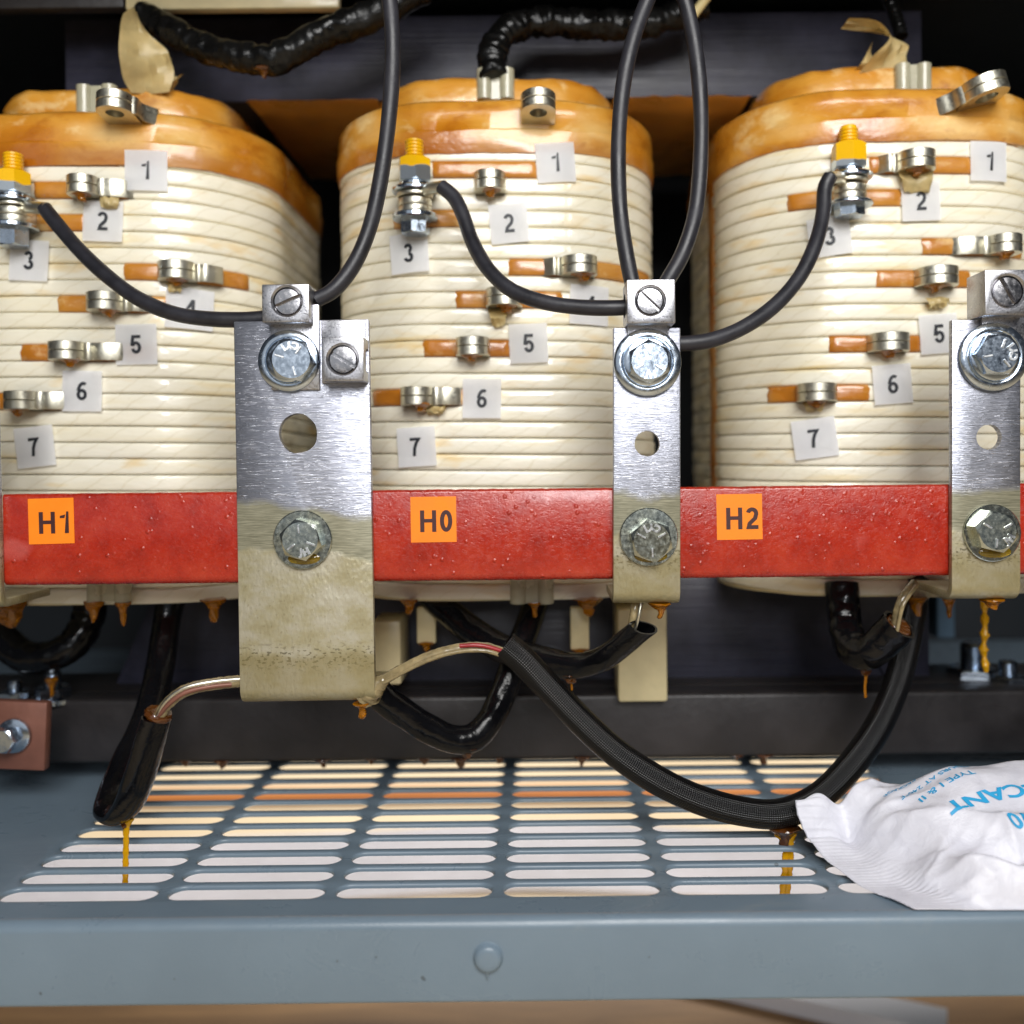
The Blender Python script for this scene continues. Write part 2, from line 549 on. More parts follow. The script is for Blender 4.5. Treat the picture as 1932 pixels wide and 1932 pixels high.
def spline(pts, sub=10):
    pts = [V(p) for p in pts]
    P = [pts[0] * 2 - pts[1]] + pts + [pts[-1] * 2 - pts[-2]]
    out = []
    for i in range(1, len(P) - 2):
        p0, p1, p2, p3 = P[i - 1], P[i], P[i + 1], P[i + 2]
        t01 = max((p1 - p0).length, 1e-6) ** .5; t12 = max((p2 - p1).length, 1e-6) ** .5; t23 = max((p3 - p2).length, 1e-6) ** .5
        m1 = (p2 - p1) + t12 * ((p1 - p0) / t01 - (p2 - p0) / (t01 + t12))
        m2 = (p2 - p1) + t12 * ((p3 - p2) / t23 - (p3 - p1) / (t12 + t23))
        for k in range(sub):
            t = k / sub
            out.append((2 * t ** 3 - 3 * t * t + 1) * p1 + (t ** 3 - 2 * t * t + t) * m1 + (-2 * t ** 3 + 3 * t * t) * p2 + (t ** 3 - t * t) * m2)
    out.append(pts[-1])
    return out

def sweep(bm, pts, r, n=20, sub=10, rf=None, mouth=None, ref=V((0, 0, 1)), flat=None, lump=0, lseed=0, lf=40):
    """tube through pts; rf(t) scales the radius, flat(t) gives the two section scales, mouth hollows the 's'tart / 'e'nd"""
    C = spline(pts, sub)
    uv = bm.loops.layers.uv.verify()
    L = [0]
    for a, b in zip(C, C[1:]):
        L.append(L[-1] + (b - a).length)
    up = None
    rings = []
    def ring(c, t, x, yv, k, sh=1):
        sa, sb = flat(t) if flat else (1, 1)
        rr = r * (rf(t) if rf else 1) * sh
        vs = []
        for i in range(n):
            a = 2 * PI * i / n
            q = rr
            if lump:
                q *= 1 + lump * mn.noise(V((t * lf + lseed, math.cos(a) * 1.3, math.sin(a) * 1.3)))
            vs.append(bm.verts.new(c + x * (math.cos(a) * q * sa) + yv * (math.sin(a) * q * sb)))
        return vs
    frames = []
    for k, c in enumerate(C):
        tg = (C[min(k + 1, len(C) - 1)] - C[max(k - 1, 0)]).normalized()
        if up is None:
            up = ref - tg * ref.dot(tg)
            if up.length < .1:
                up = V((1, 0, 0)) - tg * tg.x
            up.normalize()
        else:
            up = (up - tg * up.dot(tg)).normalized()
        frames.append((c, tg.cross(up), up, tg))
    for k, (c, x, yv, tg) in enumerate(frames):
        rings.append((ring(c, L[k] / L[-1], x, yv, k), L[k]))
    for (a, la), (b, lb) in zip(rings, rings[1:]):
        for i in range(n):
            j = (i + 1) % n
            f = bm.faces.new((a[i], a[j], b[j], b[i]))
            for lp, q in zip(f.loops, ((la, i), (la, i + 1), (lb, i + 1), (lb, i))):
                lp[uv].uv = (q[0], q[1] / n)
    for end, idx, sgn in (('s', 0, 1), ('e', -1, -1)):
        a = rings[idx][0]
        c, x, yv, tg = frames[idx]
        t = 0 if end == 's' else 1
        if mouth and end in mouth:
            b = ring(c, t, x, yv, 0, .84)
            d = ring(c + tg * sgn * r * 1.6, t, x, yv, 0, .80)
            for p, q in ((a, b), (b, d)):
                for i in range(n):
                    j = (i + 1) % n
                    bm.faces.new((p[i], p[j], q[j], q[i]))
            a = d
        bm.faces.new(a)
    return C

def textmesh(s, size, bold=0., depth=0.):
    cu = bpy.data.curves.new('t', 'FONT')
    cu.body = s
    cu.size = size * 1000
    cu.align_x = 'CENTER'
    cu.align_y = 'CENTER'
    cu.offset = bold * 1000
    cu.extrude = depth * 1000
    cu.resolution_u = 6
    o = bpy.data.objects.new('t', cu)
    COL.objects.link(o)
    dg = bpy.context.evaluated_depsgraph_get()
    me = bpy.data.meshes.new_from_object(o.evaluated_get(dg))
    bm = bmesh.new()
    bm.from_mesh(me)
    bm.transform(Matrix.Scale(.001, 4))
    bpy.data.objects.remove(o)
    bpy.data.curves.remove(cu)
    bpy.data.meshes.remove(me)
    xs = [v.co.x for v in bm.verts]; ys = [v.co.y for v in bm.verts]
    if xs:
        mid = V(((min(xs) + max(xs)) / 2, (min(ys) + max(ys)) / 2, 0))
        for v in bm.verts:
            v.co -= mid
    return bm

def glyph(ch, h, t):
    """one sans serif numeral or H drawn as strokes of width t; height h"""
    def el(cx, cy, rx, ry, a0, a1, n=18):
        return [(cx + rx * math.cos(rad(a0 + (a1 - a0) * i / n)), cy + ry * math.sin(rad(a0 + (a1 - a0) * i / n))) for i in range(n + 1)]
    e = t / 2 / h
    st, po = [], []
    if ch == '0': st = [(el(.27, .5, .27 - e, .5 - e, 0, 360, 36), 1)]
    if ch == '1': po = [[(.20, 0), (.20 + 2 * e, 0), (.20 + 2 * e, 1), (.20 + e * .9, 1)], [(.0, .70), (.1997, .70), (.20 + e * .45, .86), (.0, .80)]]
    if ch == '2': st = [(el(.27, .71, .27 - e, .29 - e, 165, -20) + [(.40, .50), (.16, .26), (e * 1.3, e), (.54, e)], 0)]
    if ch == '3': st = [(el(.26, .735, .235 - e, .265 - e, 165, -82), 0), (el(.26, .275, .27 - e, .275 - e, 86, -168), 0)]
    if ch == '4': po = [[(.34, 0), (.34 + 2 * e, 0), (.34 + 2 * e, .22), (.34, .22)], [(0, .22), (.56, .22), (.56, .34), (0, .36)], [(0, .362), (.12, .362), (.34 + 2 * e, .82), (.34 + 2 * e, 1), (.34, 1)], [(.34, .342), (.34 + 2 * e, .342), (.34 + 2 * e, .818), (.34, .60)]]
    if ch == '5': st = [([(.51, 1 - e), (.12, 1 - e), (.065, .50)] + el(.27, .33, .27 - e, .33 - e, 140, -165), 0)]
    if ch == '6': st = [(el(.28, .31, .27 - e, .31 - e, 0, 360, 36), 1), (el(.36, .40, .35 - e, .60 - e, 62, 168, 20), 0)]
    if ch == '7': st = [([(0, 1 - e), (.50, 1 - e), (.36, .72), (.25, .42), (.20, 0)], 0)]
    if ch == 'H': po = [[(0, 0), (2 * e, 0), (2 * e, 1), (0, 1)], [(.70 - 2 * e, 0), (.70, 0), (.70, 1), (.70 - 2 * e, 1)], [(2 * e, .44), (.70 - 2 * e, .44), (.70 - 2 * e, .44 + 2 * e * .9), (2 * e, .44 + 2 * e * .9)]]
    bm = bmesh.new()
    for p in po:
        bm.faces.new([bm.verts.new((x * h, y * h, 0)) for x, y in p])
    for q, closed in st:
        q = [V((x * h, y * h, 0)) for x, y in q]
        if closed:
            q = q[:-1]
        n = len(q)
        a, b = [], []
        for i in range(n):
            p0 = q[i - 1] if (closed or i) else q[0]
            p1 = q[(i + 1) % n] if (closed or i < n - 1) else q[-1]
            d0 = (q[i] - p0); d1 = (p1 - q[i])
            d0 = d0.normalized() if d0.length > 1e-9 else d1.normalized()
            d1 = d1.normalized() if d1.length > 1e-9 else d0
            m = (d0 + d1).normalized()
            nn = V((-m.y, m.x, 0)) * (t / 2 / max(.55, m.dot(d0)))
            a.append(bm.verts.new(q[i] + nn)); b.append(bm.verts.new(q[i] - nn))
        for i in range(n if closed else n - 1):
            j = (i + 1) % n
            bm.faces.new((a[i], a[j], b[j], b[i]))
    for f in bm.faces:
        if f.normal.z < 0 or (f.normal_update() or f.normal.z < 0):
            f.normal_flip()
    return bm

def word(s_, h, t, gap=.16):
    out = bmesh.new()
    x = 0
    for i, ch in enumerate(s_):
        b = glyph(ch, h, t)
        lo = min(v.co.x for v in b.verts); hi = max(v.co.x for v in b.verts)
        for v in b.verts:
            v.co.x += x - lo
        x += hi - lo + gap * h * (1.35 if ch == 'H' and s_[i + 1:i + 2] == '1' else 1)
        join(out, b)
    xs = [v.co.x for v in out.verts]
    for v in out.verts:
        v.co.x -= (min(xs) + max(xs)) / 2
        v.co.y -= h / 2
    return out

def join(dst, src):
    mp = {v: dst.verts.new(v.co) for v in src.verts}
    for f in src.faces:
        try:
            dst.faces.new([mp[v] for v in f.verts])
        except ValueError:
            pass
    src.free()

def fr(o, x, y, z):
    """matrix with the given axes at o"""
    return Matrix(((x.x, y.x, z.x, o.x), (x.y, y.y, z.y, o.y), (x.z, y.z, z.z, o.z), (0, 0, 0, 1)))

def drop(bm, p, r, h, n=16):
    """uneven hanging drop below p: a spread film that gathers to a tip"""
    old = set(bm.verts)
    lathe(bm, [(0, .0006), (r * 1.25, .0005), (r * 1.3, 0), (r * 1.05, -h * .10), (r * .70, -h * .25), (r * .50, -h * .45), (r * .44, -h * .65), (r * .36, -h * .85), (r * .2, -h * .97), (0, -h)], Matrix.Translation(p), n)
    sd = p.x * 4000
    for v in bm.verts:
        if v not in old:
            q = v.co * 420
            v.co += V((mn.noise(q + V((sd, 0, 0))), mn.noise(q + V((0, sd, 0))) * .6, mn.noise(q + V((0, 0, sd))) * .4)) * r * .42

X, Yv, Z = V((1, 0, 0)), V((0, 1, 0)), V((0, 0, 1))

# ------------------------------------------------------------------ setting
bm = bmesh.new(); box(bm, (-6, -3, -.27), (6, 9, -.25))
tag(obj('floor', bm, 'floor'), kind='structure')
bm = bmesh.new(); box(bm, (-.50, .76, .0006), (.50, .77, .389))
tag(obj('back_wall', bm, 'wall'), kind='structure')
for sx in (-1, 1):
    bm = bmesh.new(); box(bm, (sx * .46 - .005, .40, .004), (sx * .46 + .005, .758, .389))
    tag(obj('side_wall', bm, 'wall'), kind='structure')
bm = bmesh.new(); box(bm, (-.50, .33, .390), (.50, .77, .398))
tag(obj('shade_ceiling', bm, 'wall'), kind='structure')  # out of view, added low and forward to shade the upper yoke

# things lying on the floor below the tray
bm = bmesh.new(); box(bm, (-.6, .56, -.249), (.8, .80, -.232))
tag(obj('wooden_board', bm, 'wood'), 'wide brown board on the floor, seen under the lip of the tray', 'board')
bm = bmesh.new()
n1, n2 = 40, 10
g = [[bm.verts.new((-.62 + 1.5 * i / n1, .835 + .16 * j / n2 - .02 * math.sin(i * .3), -.245 + .004 * mn.noise(V((i * .2, j * .4, 1))))) for j in range(n2 + 1)] for i in range(n1 + 1)]
for i in range(n1):
    for j in range(n2):
        bm.faces.new((g[i][j], g[i + 1][j], g[i + 1][j + 1], g[i][j + 1]))
r = bmesh.ops.solidify(bm, geom=bm.faces[:], thickness=.002)
tag(obj('plastic_sheet', bm, 'sheet'), 'white plastic sheet on the floor, seen through the front slots of the tray', 'sheet')
bm = bmesh.new(); box(bm, (-1.0, 1.085, -.249), (1.0, 1.118, -.240))
tag(obj('wooden_strip', bm, 'strip'), 'narrow orange brown strip of wood seen through the slots further back', 'wood strip')
bm = bmesh.new()
box(bm, (-.12, -.014, 0), (.12, .014, .012), Matrix.Translation((.155, .655, -.231)) @ Matrix.Rotation(rad(-24), 4, 'Z'))
tag(obj('paper_strip', bm, 'sheet'), 'white strip lying aslant on the brown board below the lip', 'strip')

# ------------------------------------------------------------------ slotted tray
def make_tray():
    t = thing('vent_tray', 'blue grey sheet metal tray with rows of oblong vent slots and a folded front lip', 'tray', (0, .31, 0))
    bm = bmesh.new()
    x0, pitch, Zr, dz = -.0160, .0589, .3244, .01369
    sl, sh = .0548 / 2, .0101 / 2
    r, th = .0009, .0016
    rows, cols = 13, [-2.5, -1.5, -.5, .5, 1.5, 2.5]
    def stad(cx, cy, off, n=12):
        pts = []
        for side in (1, -1):
            for i in range(n + 1):
                a = -PI / 2 + PI * i / n
                pts.append((cx + side * (sl - sh) + side * math.cos(a) * (sh + off), cy + side * math.sin(a) * (sh + off)))
        return pts
    def flat_fill(loops, z):
        es = []; out = []
        for lp in loops:
            vs = [bm.verts.new((x, y, z)) for x, y in lp]
            out.append(vs)
            for a, b in zip(vs, vs[1:] + vs[:1]):
                es.append(bm.edges.new((a, b)))
        bmesh.ops.triangle_fill(bm, use_beauty=True, use_dissolve=False, edges=es)
        return out
    def bridge(a, b):
        for i in range(len(a)):
            j = (i + 1) % len(a)
            bm.faces.new((a[i], a[j], b[j], b[i]))
    # slotted field
    Xa, Xb = x0 - 3 * pitch - .002, x0 + 3 * pitch + .002
    Ya, Yb = Zr - dz * .55, Zr + dz * (rows - .45)
    holes = [(x0 + c * pitch, Zr + k * dz) for c in cols for k in range(rows)]
    prof = [(r, 0), (r * .62, -r * .08), (r * .3, -r * .3), (r * .08, -r * .62), (0, -r), (0, -th)]
    tops = flat_fill([[(Xa, Ya), (Xb, Ya), (Xb, Yb), (Xa, Yb)]] + [stad(x, y, r) for x, y in holes], 0)
    for (x, y), tp in zip(holes, tops[1:]):
        prev = tp
        for o, z in prof[1:]:
            cur = [bm.verts.new((p[0], p[1], z)) for p in stad(x, y, o)]
            bridge(prev, cur)
            prev = cur
    # plain field round it
    def quad(a, b, c, d):
        bm.faces.new([bm.verts.new(p) for p in (a, b, c, d)])
    XL, XR, YB, Yf = -.50, .50, .80, .3065
    for lo, hi in (((XL, Yf), (XR, Ya)), ((XL, Yb), (XR, YB)), ((XL, Ya), (Xa, Yb)), ((Xb, Ya), (XR, Yb))):
        quad((lo[0], lo[1], 0), (hi[0], lo[1], 0), (hi[0], hi[1], 0), (lo[0], hi[1], 0))
    obj('slotted_sheet', bm, 'tray', t, 60)
    # lip
    bm = bmesh.new()
    R = .0035
    pr = [(Yf, 0)] + [(Yf - R * math.sin(a), -R + R * math.cos(a)) for a in [PI / 2 * i / 8 for i in range(1, 9)]]
    yb = Yf - R
    pr += [(yb, -.0262)] + [(yb + .0015 - .0015 * math.cos(a), -.0262 - .0015 * math.sin(a)) for a in (.5, 1., 1.57)] + [(yb + .012, -.0277), (yb + .012, -.0262), (yb + .0016, -.0262), (yb + .0016, -.004)]
    nx = 60
    ring = []
    for i in range(nx + 1):
        x = XL + (XR - XL) * i / nx
        dent = .0004 * mn.noise(V((x * 14, 0, 3)))
        ring.append([bm.verts.new((x, y + (dent if z < -.001 else 0), z - .00004)) for y, z in pr])
    for a, b in zip(ring, ring[1:]):
        for i in range(len(pr) - 1):
            bm.faces.new((a[i], b[i], b[i + 1], a[i + 1]))
    obj('front_lip', bm, 'tray', t, 50)
    # rivet with a paint run
    p = at(921, 1806, yb)
    bm = bmesh.new()
    mt = fr(V((p.x, yb + .0002, p.z)), X, Z, -Yv)
    lathe(bm, [(.0056, 0), (.0050, .0003), (.0046, .0011), (.0042, .0020), (.0034, .0025), (.002, .0026), (0, .0026)], mt, 36)
    rv = obj('rivet', bm, 'tray', t, 60)
    bm = bmesh.new()
    drop(bm, V((p.x - .0002, yb - .0008, p.z - .0042)), .0008, .0028)
    obj('paint_run', bm, 'tray', rv, 60)
make_tray()

# ------------------------------------------------------------------ core and clamps
YC = .468
xl, xr = at(130, 876, YC).x, at(1748, 876, YC).x
core = thing('transformer_core', 'dark laminated steel core whose yokes show above and below the coils', 'core', (0, YC + .06, .036))
bm = bmesh.new(); box(bm, (xl, YC, .3350), (xr, YC + .12, .378))
obj('upper_yoke', carve(bm, (), .001), 'steel', core)
bm = bmesh.new()
xm = at(1555, 1180, YC).x
zt, zb = .092, .034
pf = [(xl + .045, zt), (xm - .004, zt), (xm + .034, zb), (xl + .02, zb)]
a = [bm.verts.new((x, YC, z)) for x, z in pf]; b = [bm.verts.new((x, YC + .12, z)) for x, z in pf]
bm.faces.new(a); bm.faces.new(b[::-1])
for i in range(4):
    bm.faces.new((a[i], a[(i + 1) % 4], b[(i + 1) % 4], b[i]))
obj('lower_yoke', carve(bm, (), .0006), 'steel', core)
bm = bmesh.new()
pf = [(xm - .0034, zt + .01), (xr, zt + .01), (xr, zb), (xm + .0346, zb), (xm - .0034, zt - .0006)]
a = [bm.verts.new((x, YC - .0012, z)) for x, z in pf]; b = [bm.verts.new((x, YC + .12, z)) for x, z in pf]
bm.faces.new(a); bm.faces.new(b[::-1])
for i in range(5):
    bm.faces.new((a[i], a[(i + 1) % 5], b[(i + 1) % 5], b[i]))
obj('core_leg', carve(bm, (), .0006), 'steel', core)

YBm = .435
ztop, zbot = at(1017, 1312, YBm).z, at(1017, 1432, YBm).z
beam = thing('clamp_beam', 'dark grey steel beam running low behind the sleeves with varnish drops along its lower edge', 'beam', (0, YBm + .02, zbot))
bm = bmesh.new()
box(bm, (-.30, YBm, zbot), (.34, YBm + .018, ztop))
box(bm, (-.30, YBm + .0185, ztop - .006), (.34, YBm + .06, ztop))
obj('channel', carve(bm, (), .002, 3), 'beam', beam)
for px in (610, 800, 870, 942, 1098, 1180, 1390, 1440, 350, 420, 700):
    bm = bmesh.new()
    p = at(px, 1428, YBm + .004)
    sc = random.uniform(.7, 1.4)
    drop(bm, V((p.x, YBm + .004, zbot)), .0035 * sc, .0045 * sc)
    obj('varnish_drop', bm, 'darkamber', beam, 60)

YT = .43
p0, p1 = at(235, 0, YT), at(640, 14, YT)
bm = bmesh.new(); box(bm, (p0.x, YT, p1.z), (p1.x, YT + .006, p1.z + .03))
tag(obj('wooden_beam', carve(bm, (), .0015), 'cream'), 'pale cream board along the upper edge of the picture above the black wrapped lead', 'beam')
p0, p1 = at(-160, 0, YT + .004), at(233, 6, YT + .004)
bm = bmesh.new(); box(bm, (p0.x, YT + .004, p1.z - .002), (p1.x, YT + .011, p1.z + .03))
tag(obj('steel_angle', carve(bm, (), .0015), 'beam'), 'dark grey steel angle in the upper left corner beside the cream board', 'angle iron')

# ------------------------------------------------------------------ coils
PITCH = .00715
ZT0 = .1398             # a joint between two turns at the front
class Coil:
    def __init__(s, cx, a, yf, depth, r, zb, zt):
        s.cx, s.zb, s.zt = cx, zb, zt
        b = depth / 2
        yc = yf + b
        pts = []
        def arc(x, y, a0, a1, n=26):
            for i in range(n + 1):
                t = a0 + (a1 - a0) * i / n
                pts.append((x + r * math.cos(t), y + r * math.sin(t)))
        def seg(x0, y0, x1, y1, n):
            for i in range(1, n):
                pts.append((x0 + (x1 - x0) * i / n, y0 + (y1 - y0) * i / n))
        seg(cx, yc + b, cx - a + r, yc + b, 8)
        arc(cx - a + r, yc + b - r, PI / 2, PI)
        seg(cx - a, yc + b - r, cx - a, yc - b + r, 14)
        arc(cx - a + r, yc - b + r, PI, PI * 1.5)
        seg(cx - a + r, yc - b, cx + a - r, yc - b, 30)
        arc(cx + a - r, yc - b + r, PI * 1.5, PI * 2)
        seg(cx + a, yc - b + r, cx + a, yc + b - r, 14)
        arc(cx + a - r, yc + b - r, 0, PI / 2)
        seg(cx + a - r, yc + b, cx, yc + b, 8)
        pts.append((cx - .0005, yc + b))
        q = []
        for x, y in pts:
            if y < yc:
                y -= .0042 * math.cos(PI / 2 * (x - cx) / a) ** 1.0 if abs(x - cx) < a else 0
            q.append(V((x, y, 0)))
        s.p = q
        L = [0]
        for u, v in zip(q, q[1:]):
            L.append(L[-1] + (v - u).length)
        s.per = L[-1]
        i0 = min(range(len(q)), key=lambda i: (abs(q[i].x - cx) if q[i].y < yc else 9))
        s.L = [l - L[i0] for l in L]
        s.nrm = []
        for i in range(len(q)):
            tg = (q[min(i + 1, len(q) - 1)] - q[max(i - 1, 0)]).normalized()
            s.nrm.append(V((tg.y, -tg.x, 0)))
        c = V((cx, yc, 0))
        if s.nrm[i0].y > 0:
            s.nrm = [-n for n in s.nrm]
    def P(s, u, z=0, off=0):
        L = s.L
        lo, hi = 0, len(L) - 1
        while hi - lo > 1:
            m = (lo + hi) // 2
            if L[m] <= u: lo = m
            else: hi = m
        f = max(0, min(1, (u - L[lo]) / max(1e-9, L[hi] - L[lo])))
        p = s.p[lo].lerp(s.p[hi], f)
        n = s.nrm[lo].lerp(s.nrm[hi], f).normalized()
        return V((p.x + n.x * off, p.y + n.y * off, z)), n
    def hit(s, px, py, off=0):
        best = None
        for i in range(-700, 701):
            u = i * .0002
            p, n = s.P(u, 0, off)
            q = at(px, py, p.y)
            if n.y > -.1:
                continue
            d = abs(q.x - p.x)
            if best is None or d < best[0]:
                best = (d, u, q.z)
        return best[1], best[2]
    def zt_(s, k, u):
        return ZT0 + k * PITCH - u / s.per * PITCH
    def turn(s, u, z):
        return math.floor((z - ZT0 + u / s.per * PITCH) / PITCH)

def build_winding(c, root):
    bm = bmesh.new()
    uv = bm.loops.layers.uv.verify()
    k0 = math.floor((c.zb - ZT0) / PITCH)
    k1 = math.ceil((c.zt - ZT0) / PITCH) + 1
    ts = [(0, .0030), (.020, .0026), (.036, .00060), (.075, .00016), (.2, 0), (.8, 0), (.93, .00016), (.967, .0005), (.980, .0026)]
    rows = []
    for k in range(k0, k1):
        ro = random.uniform(-.00022, .00022)
        for t, g in ts:
            row = []
            for i, u in enumerate(c.L):
                p, n = c.p[i], c.nrm[i]
                z = c.zt_(k + t, u)
                wob = .00028 * mn.noise(V((u * 26, k * 7.7, c.cx * 50)))
                jig = .00014 * mn.noise(V((u * 17, k * 3.1 + (1 if t > .5 else 0) * 3.1, 9 + c.cx * 40)))
                o = -g + ro + wob
                row.append(bm.verts.new((p.x + n.x * o, p.y + n.y * o, z + jig)))
            rows.append((row, k + t))
    for (a, va), (b, vb) in zip(rows, rows[1:]):
        for i in range(len(a) - 1):
            f = bm.faces.new((a[i], a[i + 1], b[i + 1], b[i]))
            for lp, q in zip(f.loops, ((i, va), (i + 1, va), (i + 1, vb), (i, vb))):
                lp[uv].uv = (c.L[q[0]] + c.cx * 3, q[1])
    return obj('winding', bm, 'winding', root, 60)

def ring_loft(bm, c, prof, seed, amp):
    """prof: (offset, z); lumpy closed loft round the coil"""
    rows = []
    for j, (o, z) in enumerate(prof):
        row = []
        for i, u in enumerate(c.L[:-1]):
            p, n = c.p[i], c.nrm[i]
            a = amp * mn.noise(V((p.x * 42 + seed, p.y * 42, z * 60)))
            e = amp * .7 * mn.noise(V((p.x * 60 + seed, p.y * 60, j * .35 + 7)))
            q = o + a
            row.append(bm.verts.new((p.x + n.x * q, p.y + n.y * q, z + e * (0 if j == 0 else 1.2) + (amp * .35 * mn.noise(V((p.x * 300, p.y * 300, seed))) if j < 2 else 0))))
        rows.append(row)
    N = len(rows[0])
    for a, b in zip(rows, rows[1:]):
        for i in range(N):
            j = (i + 1) % N
            bm.faces.new((a[i], a[j], b[j], b[i]))

def tape_patch(c, root, u0, u1, k, name='tap_tape', mat='tape'):
    bm = bmesh.new()
    n = 26
    pr = [(-.02, -.0012), (.0, .0003), (.06, .00075), (.25, .0010), (.5, .0011), (.75, .0010), (.94, .00075), (1.0, .0003), (1.02, -.0012)]
    rows = []
    sd = random.uniform(0, 99)
    for i in range(n + 1):
        u = u0 + (u1 - u0) * i / n
        e = .0010 * mn.noise(V((sd, i * .9, 2))) if i in (0, n) else 0
        row = []
        for t, o in pr:
            uu = u + (.0009 * mn.noise(V((sd, t * 3.3, 5))) if i in (0, n) else 0)
            p, nn = c.P(uu, c.zt_(k + t, uu), o + .00035 * mn.noise(V((uu * 150, t * 3, sd))) - (.0010 if i in (0, n) else 0))
            row.append(bm.verts.new(p))
        rows.append(row)
    for a, b in zip(rows, rows[1:]):
        for j in range(len(pr) - 1):
            bm.faces.new((a[j], a[j + 1], b[j + 1], b[j]))
    return obj(name, bm, mat, root, 60)

def make_tab(c, root, px0, px1, py, strap=0, tilt=0, amber=True, hole=False, L=.012, th=.0038, kz=None, roll=0):
    """pair of stacked tinned tabs standing out of the coil"""
    pxm = (px0 + px1) / 2
    u, z = c.hit(pxm, py, .008)
    if kz is None:
        k = c.turn(u, z)
        z = c.zt_(k + .5, u)
    p, n = c.P(u, z, 0)
    n = (n + V((0, -1, 0)) * .8).normalized()
    wdt = abs(at(px1, py, p.y - .008).x - at(px0, py, p.y - .008).x) / 2
    t = V((-n.y, n.x, 0))
    if t.x < 0: t = -t
    mt = fr(p, t, n, Z) @ Matrix.Rotation(rad(tilt), 4, 'X') @ Matrix.Rotation(rad(roll), 4, 'Y')
    bm = bmesh.new()
    for lo in (-th - .00012, .00012):
        b = bmesh.new()
        pts = [(-wdt, -.003)] + [(-wdt * math.cos(a), L - wdt + wdt * math.sin(a)) for a in [PI * i / 20 for i in range(21)]] + [(wdt, -.003)]
        A = [b.verts.new((x, y, lo)) for x, y in pts]; B = [b.verts.new((x, y, lo + th)) for x, y in pts]
        b.faces.new(A); b.faces.new(B[::-1])
        for i in range(len(pts)):
            j = (i + 1) % len(pts)
            b.faces.new((A[i], A[j], B[j], B[i]))
        cut = []
        if hole:
            h = bmesh.new()
            lathe(h, [(0, -.01), (wdt * .5, -.01), (wdt * .5, .01), (0, .01)], Matrix.Translation((0, L - wdt, 0)), 24)
            cut = [h]
        join(bm, carve(b, cut, .00022, 1))
    bm.transform(mt)
    o = obj('terminal_tab', bm, 'tin', root, 40)
    if strap:
        bm = bmesh.new()
        sg = 1 if strap > 0 else -1
        path = spline([V((sg * (wdt - .0006), L - wdt, 0)), V((sg * (wdt + .0012), L - wdt - .0015, 0)), V((sg * (wdt + abs(strap) * .5), .0035, 0)), V((sg * (wdt + abs(strap)), .0012, 0)), V((sg * (wdt + abs(strap) + .003), -.002, 0))], 6)
        rows = []
        for q in path:
            rows.append([bm.verts.new(mt @ (q + V((0, dy, dz_)))) for dy, dz_ in ((.0004, -th), (.0007, -th * .6), (.0007, th * .6), (.0004, th), (-.0004, th), (-.0004, -th))])
        for a, b in zip(rows, rows[1:]):
            for i in range(6):
                bm.faces.new((a[i], a[(i + 1) % 6], b[(i + 1) % 6], b[i]))
        bm.faces.new(rows[0]); bm.faces.new(rows[-1])
        obj('strap', bm, 'tin', o, 40)
    if amber:
        bm = bmesh.new()
        drop(bm, mt @ V((wdt * random.uniform(-.2, .3), L - wdt - .0005 + .002, -th)), wdt * .52, .0032)
        obj('resin_drop', bm, 'amber', o, 60)
    return p, n, t, z, u

def paper_scrap(c, root, px, py, w, h):
    """loose end of tape folded below a tab"""
    u, z = c.hit(px, py, .004)
    p, n = c.P(u, z, .0022)
    t = V((-n.y, n.x, 0))
    bm = bmesh.new()
    g = []
    sd = random.uniform(0, 99)
    for i in range(7):
        row = []
        for j in range(6):
            a, b = i / 6 - .5, j / 5
            q = p + t * (a * w * (1 - .35 * b) + .001 * mn.noise(V((sd, i, j)))) - Z * (b * h + .0012 * mn.noise(V((i * 2.1, sd, j)))) + n * (.0025 * math.sin(b * 3) + .0022 * mn.noise(V((i * .7, j * .7, sd))))
            row.append(bm.verts.new(q))
        g.append(row)
    for i in range(6):
        for j in range(5):
            bm.faces.new((g[i][j], g[i + 1][j], g[i + 1][j + 1], g[i][j + 1]))
    bmesh.ops.solidify(bm, geom=bm.faces[:], thickness=.0003)
    obj('loose_tape', bm, 'creamtape', root, 60)

def sticker(c, root, px, py, text, rot=0, w=72, h=74, which=''):
    u, z = c.hit(px, py, .001)
    p, n = c.P(u, z)
    wx = w * p.y / F / max(.5, -n.y) ; hz = h * p.y / F
    ca, sa = math.cos(rad(rot)), math.sin(rad(rot))
    lift = random.uniform(0, 6)
    def mp(a, b, o):
        x, y = a * ca - b * sa, a * sa + b * ca
        q, nn = c.P(u + x, z + y,   .0017 + o + .0004 * mn.noise(V((a * 120 + lift, b * 120, lift))))
        return q
    bm = bmesh.new()
    N = 10
    g = [[bm.verts.new(mp((i / N - .5) * wx, (j / N - .5) * hz, 0)) for j in range(N + 1)] for i in range(N + 1)]
    for i in range(N):
        for j in range(N):
            bm.faces.new((g[i][j], g[i + 1][j], g[i + 1][j + 1], g[i][j + 1]))
    r = bmesh.ops.solidify(bm, geom=bm.faces[:], thickness=-.00012)
    o = obj('number_sticker', bm, 'paper', root, 40, 'white sticker printed with the number ' + text)
    b = word(text, .0081, .00138)
    bmesh.ops.subdivide_edges(b, edges=[e for e in b.edges if e.calc_length() > .003], cuts=2)
    for v in b.verts:
        v.co = mp(v.co.x, v.co.y, .00030)
    obj('numeral', b, 'ink', o, 40)

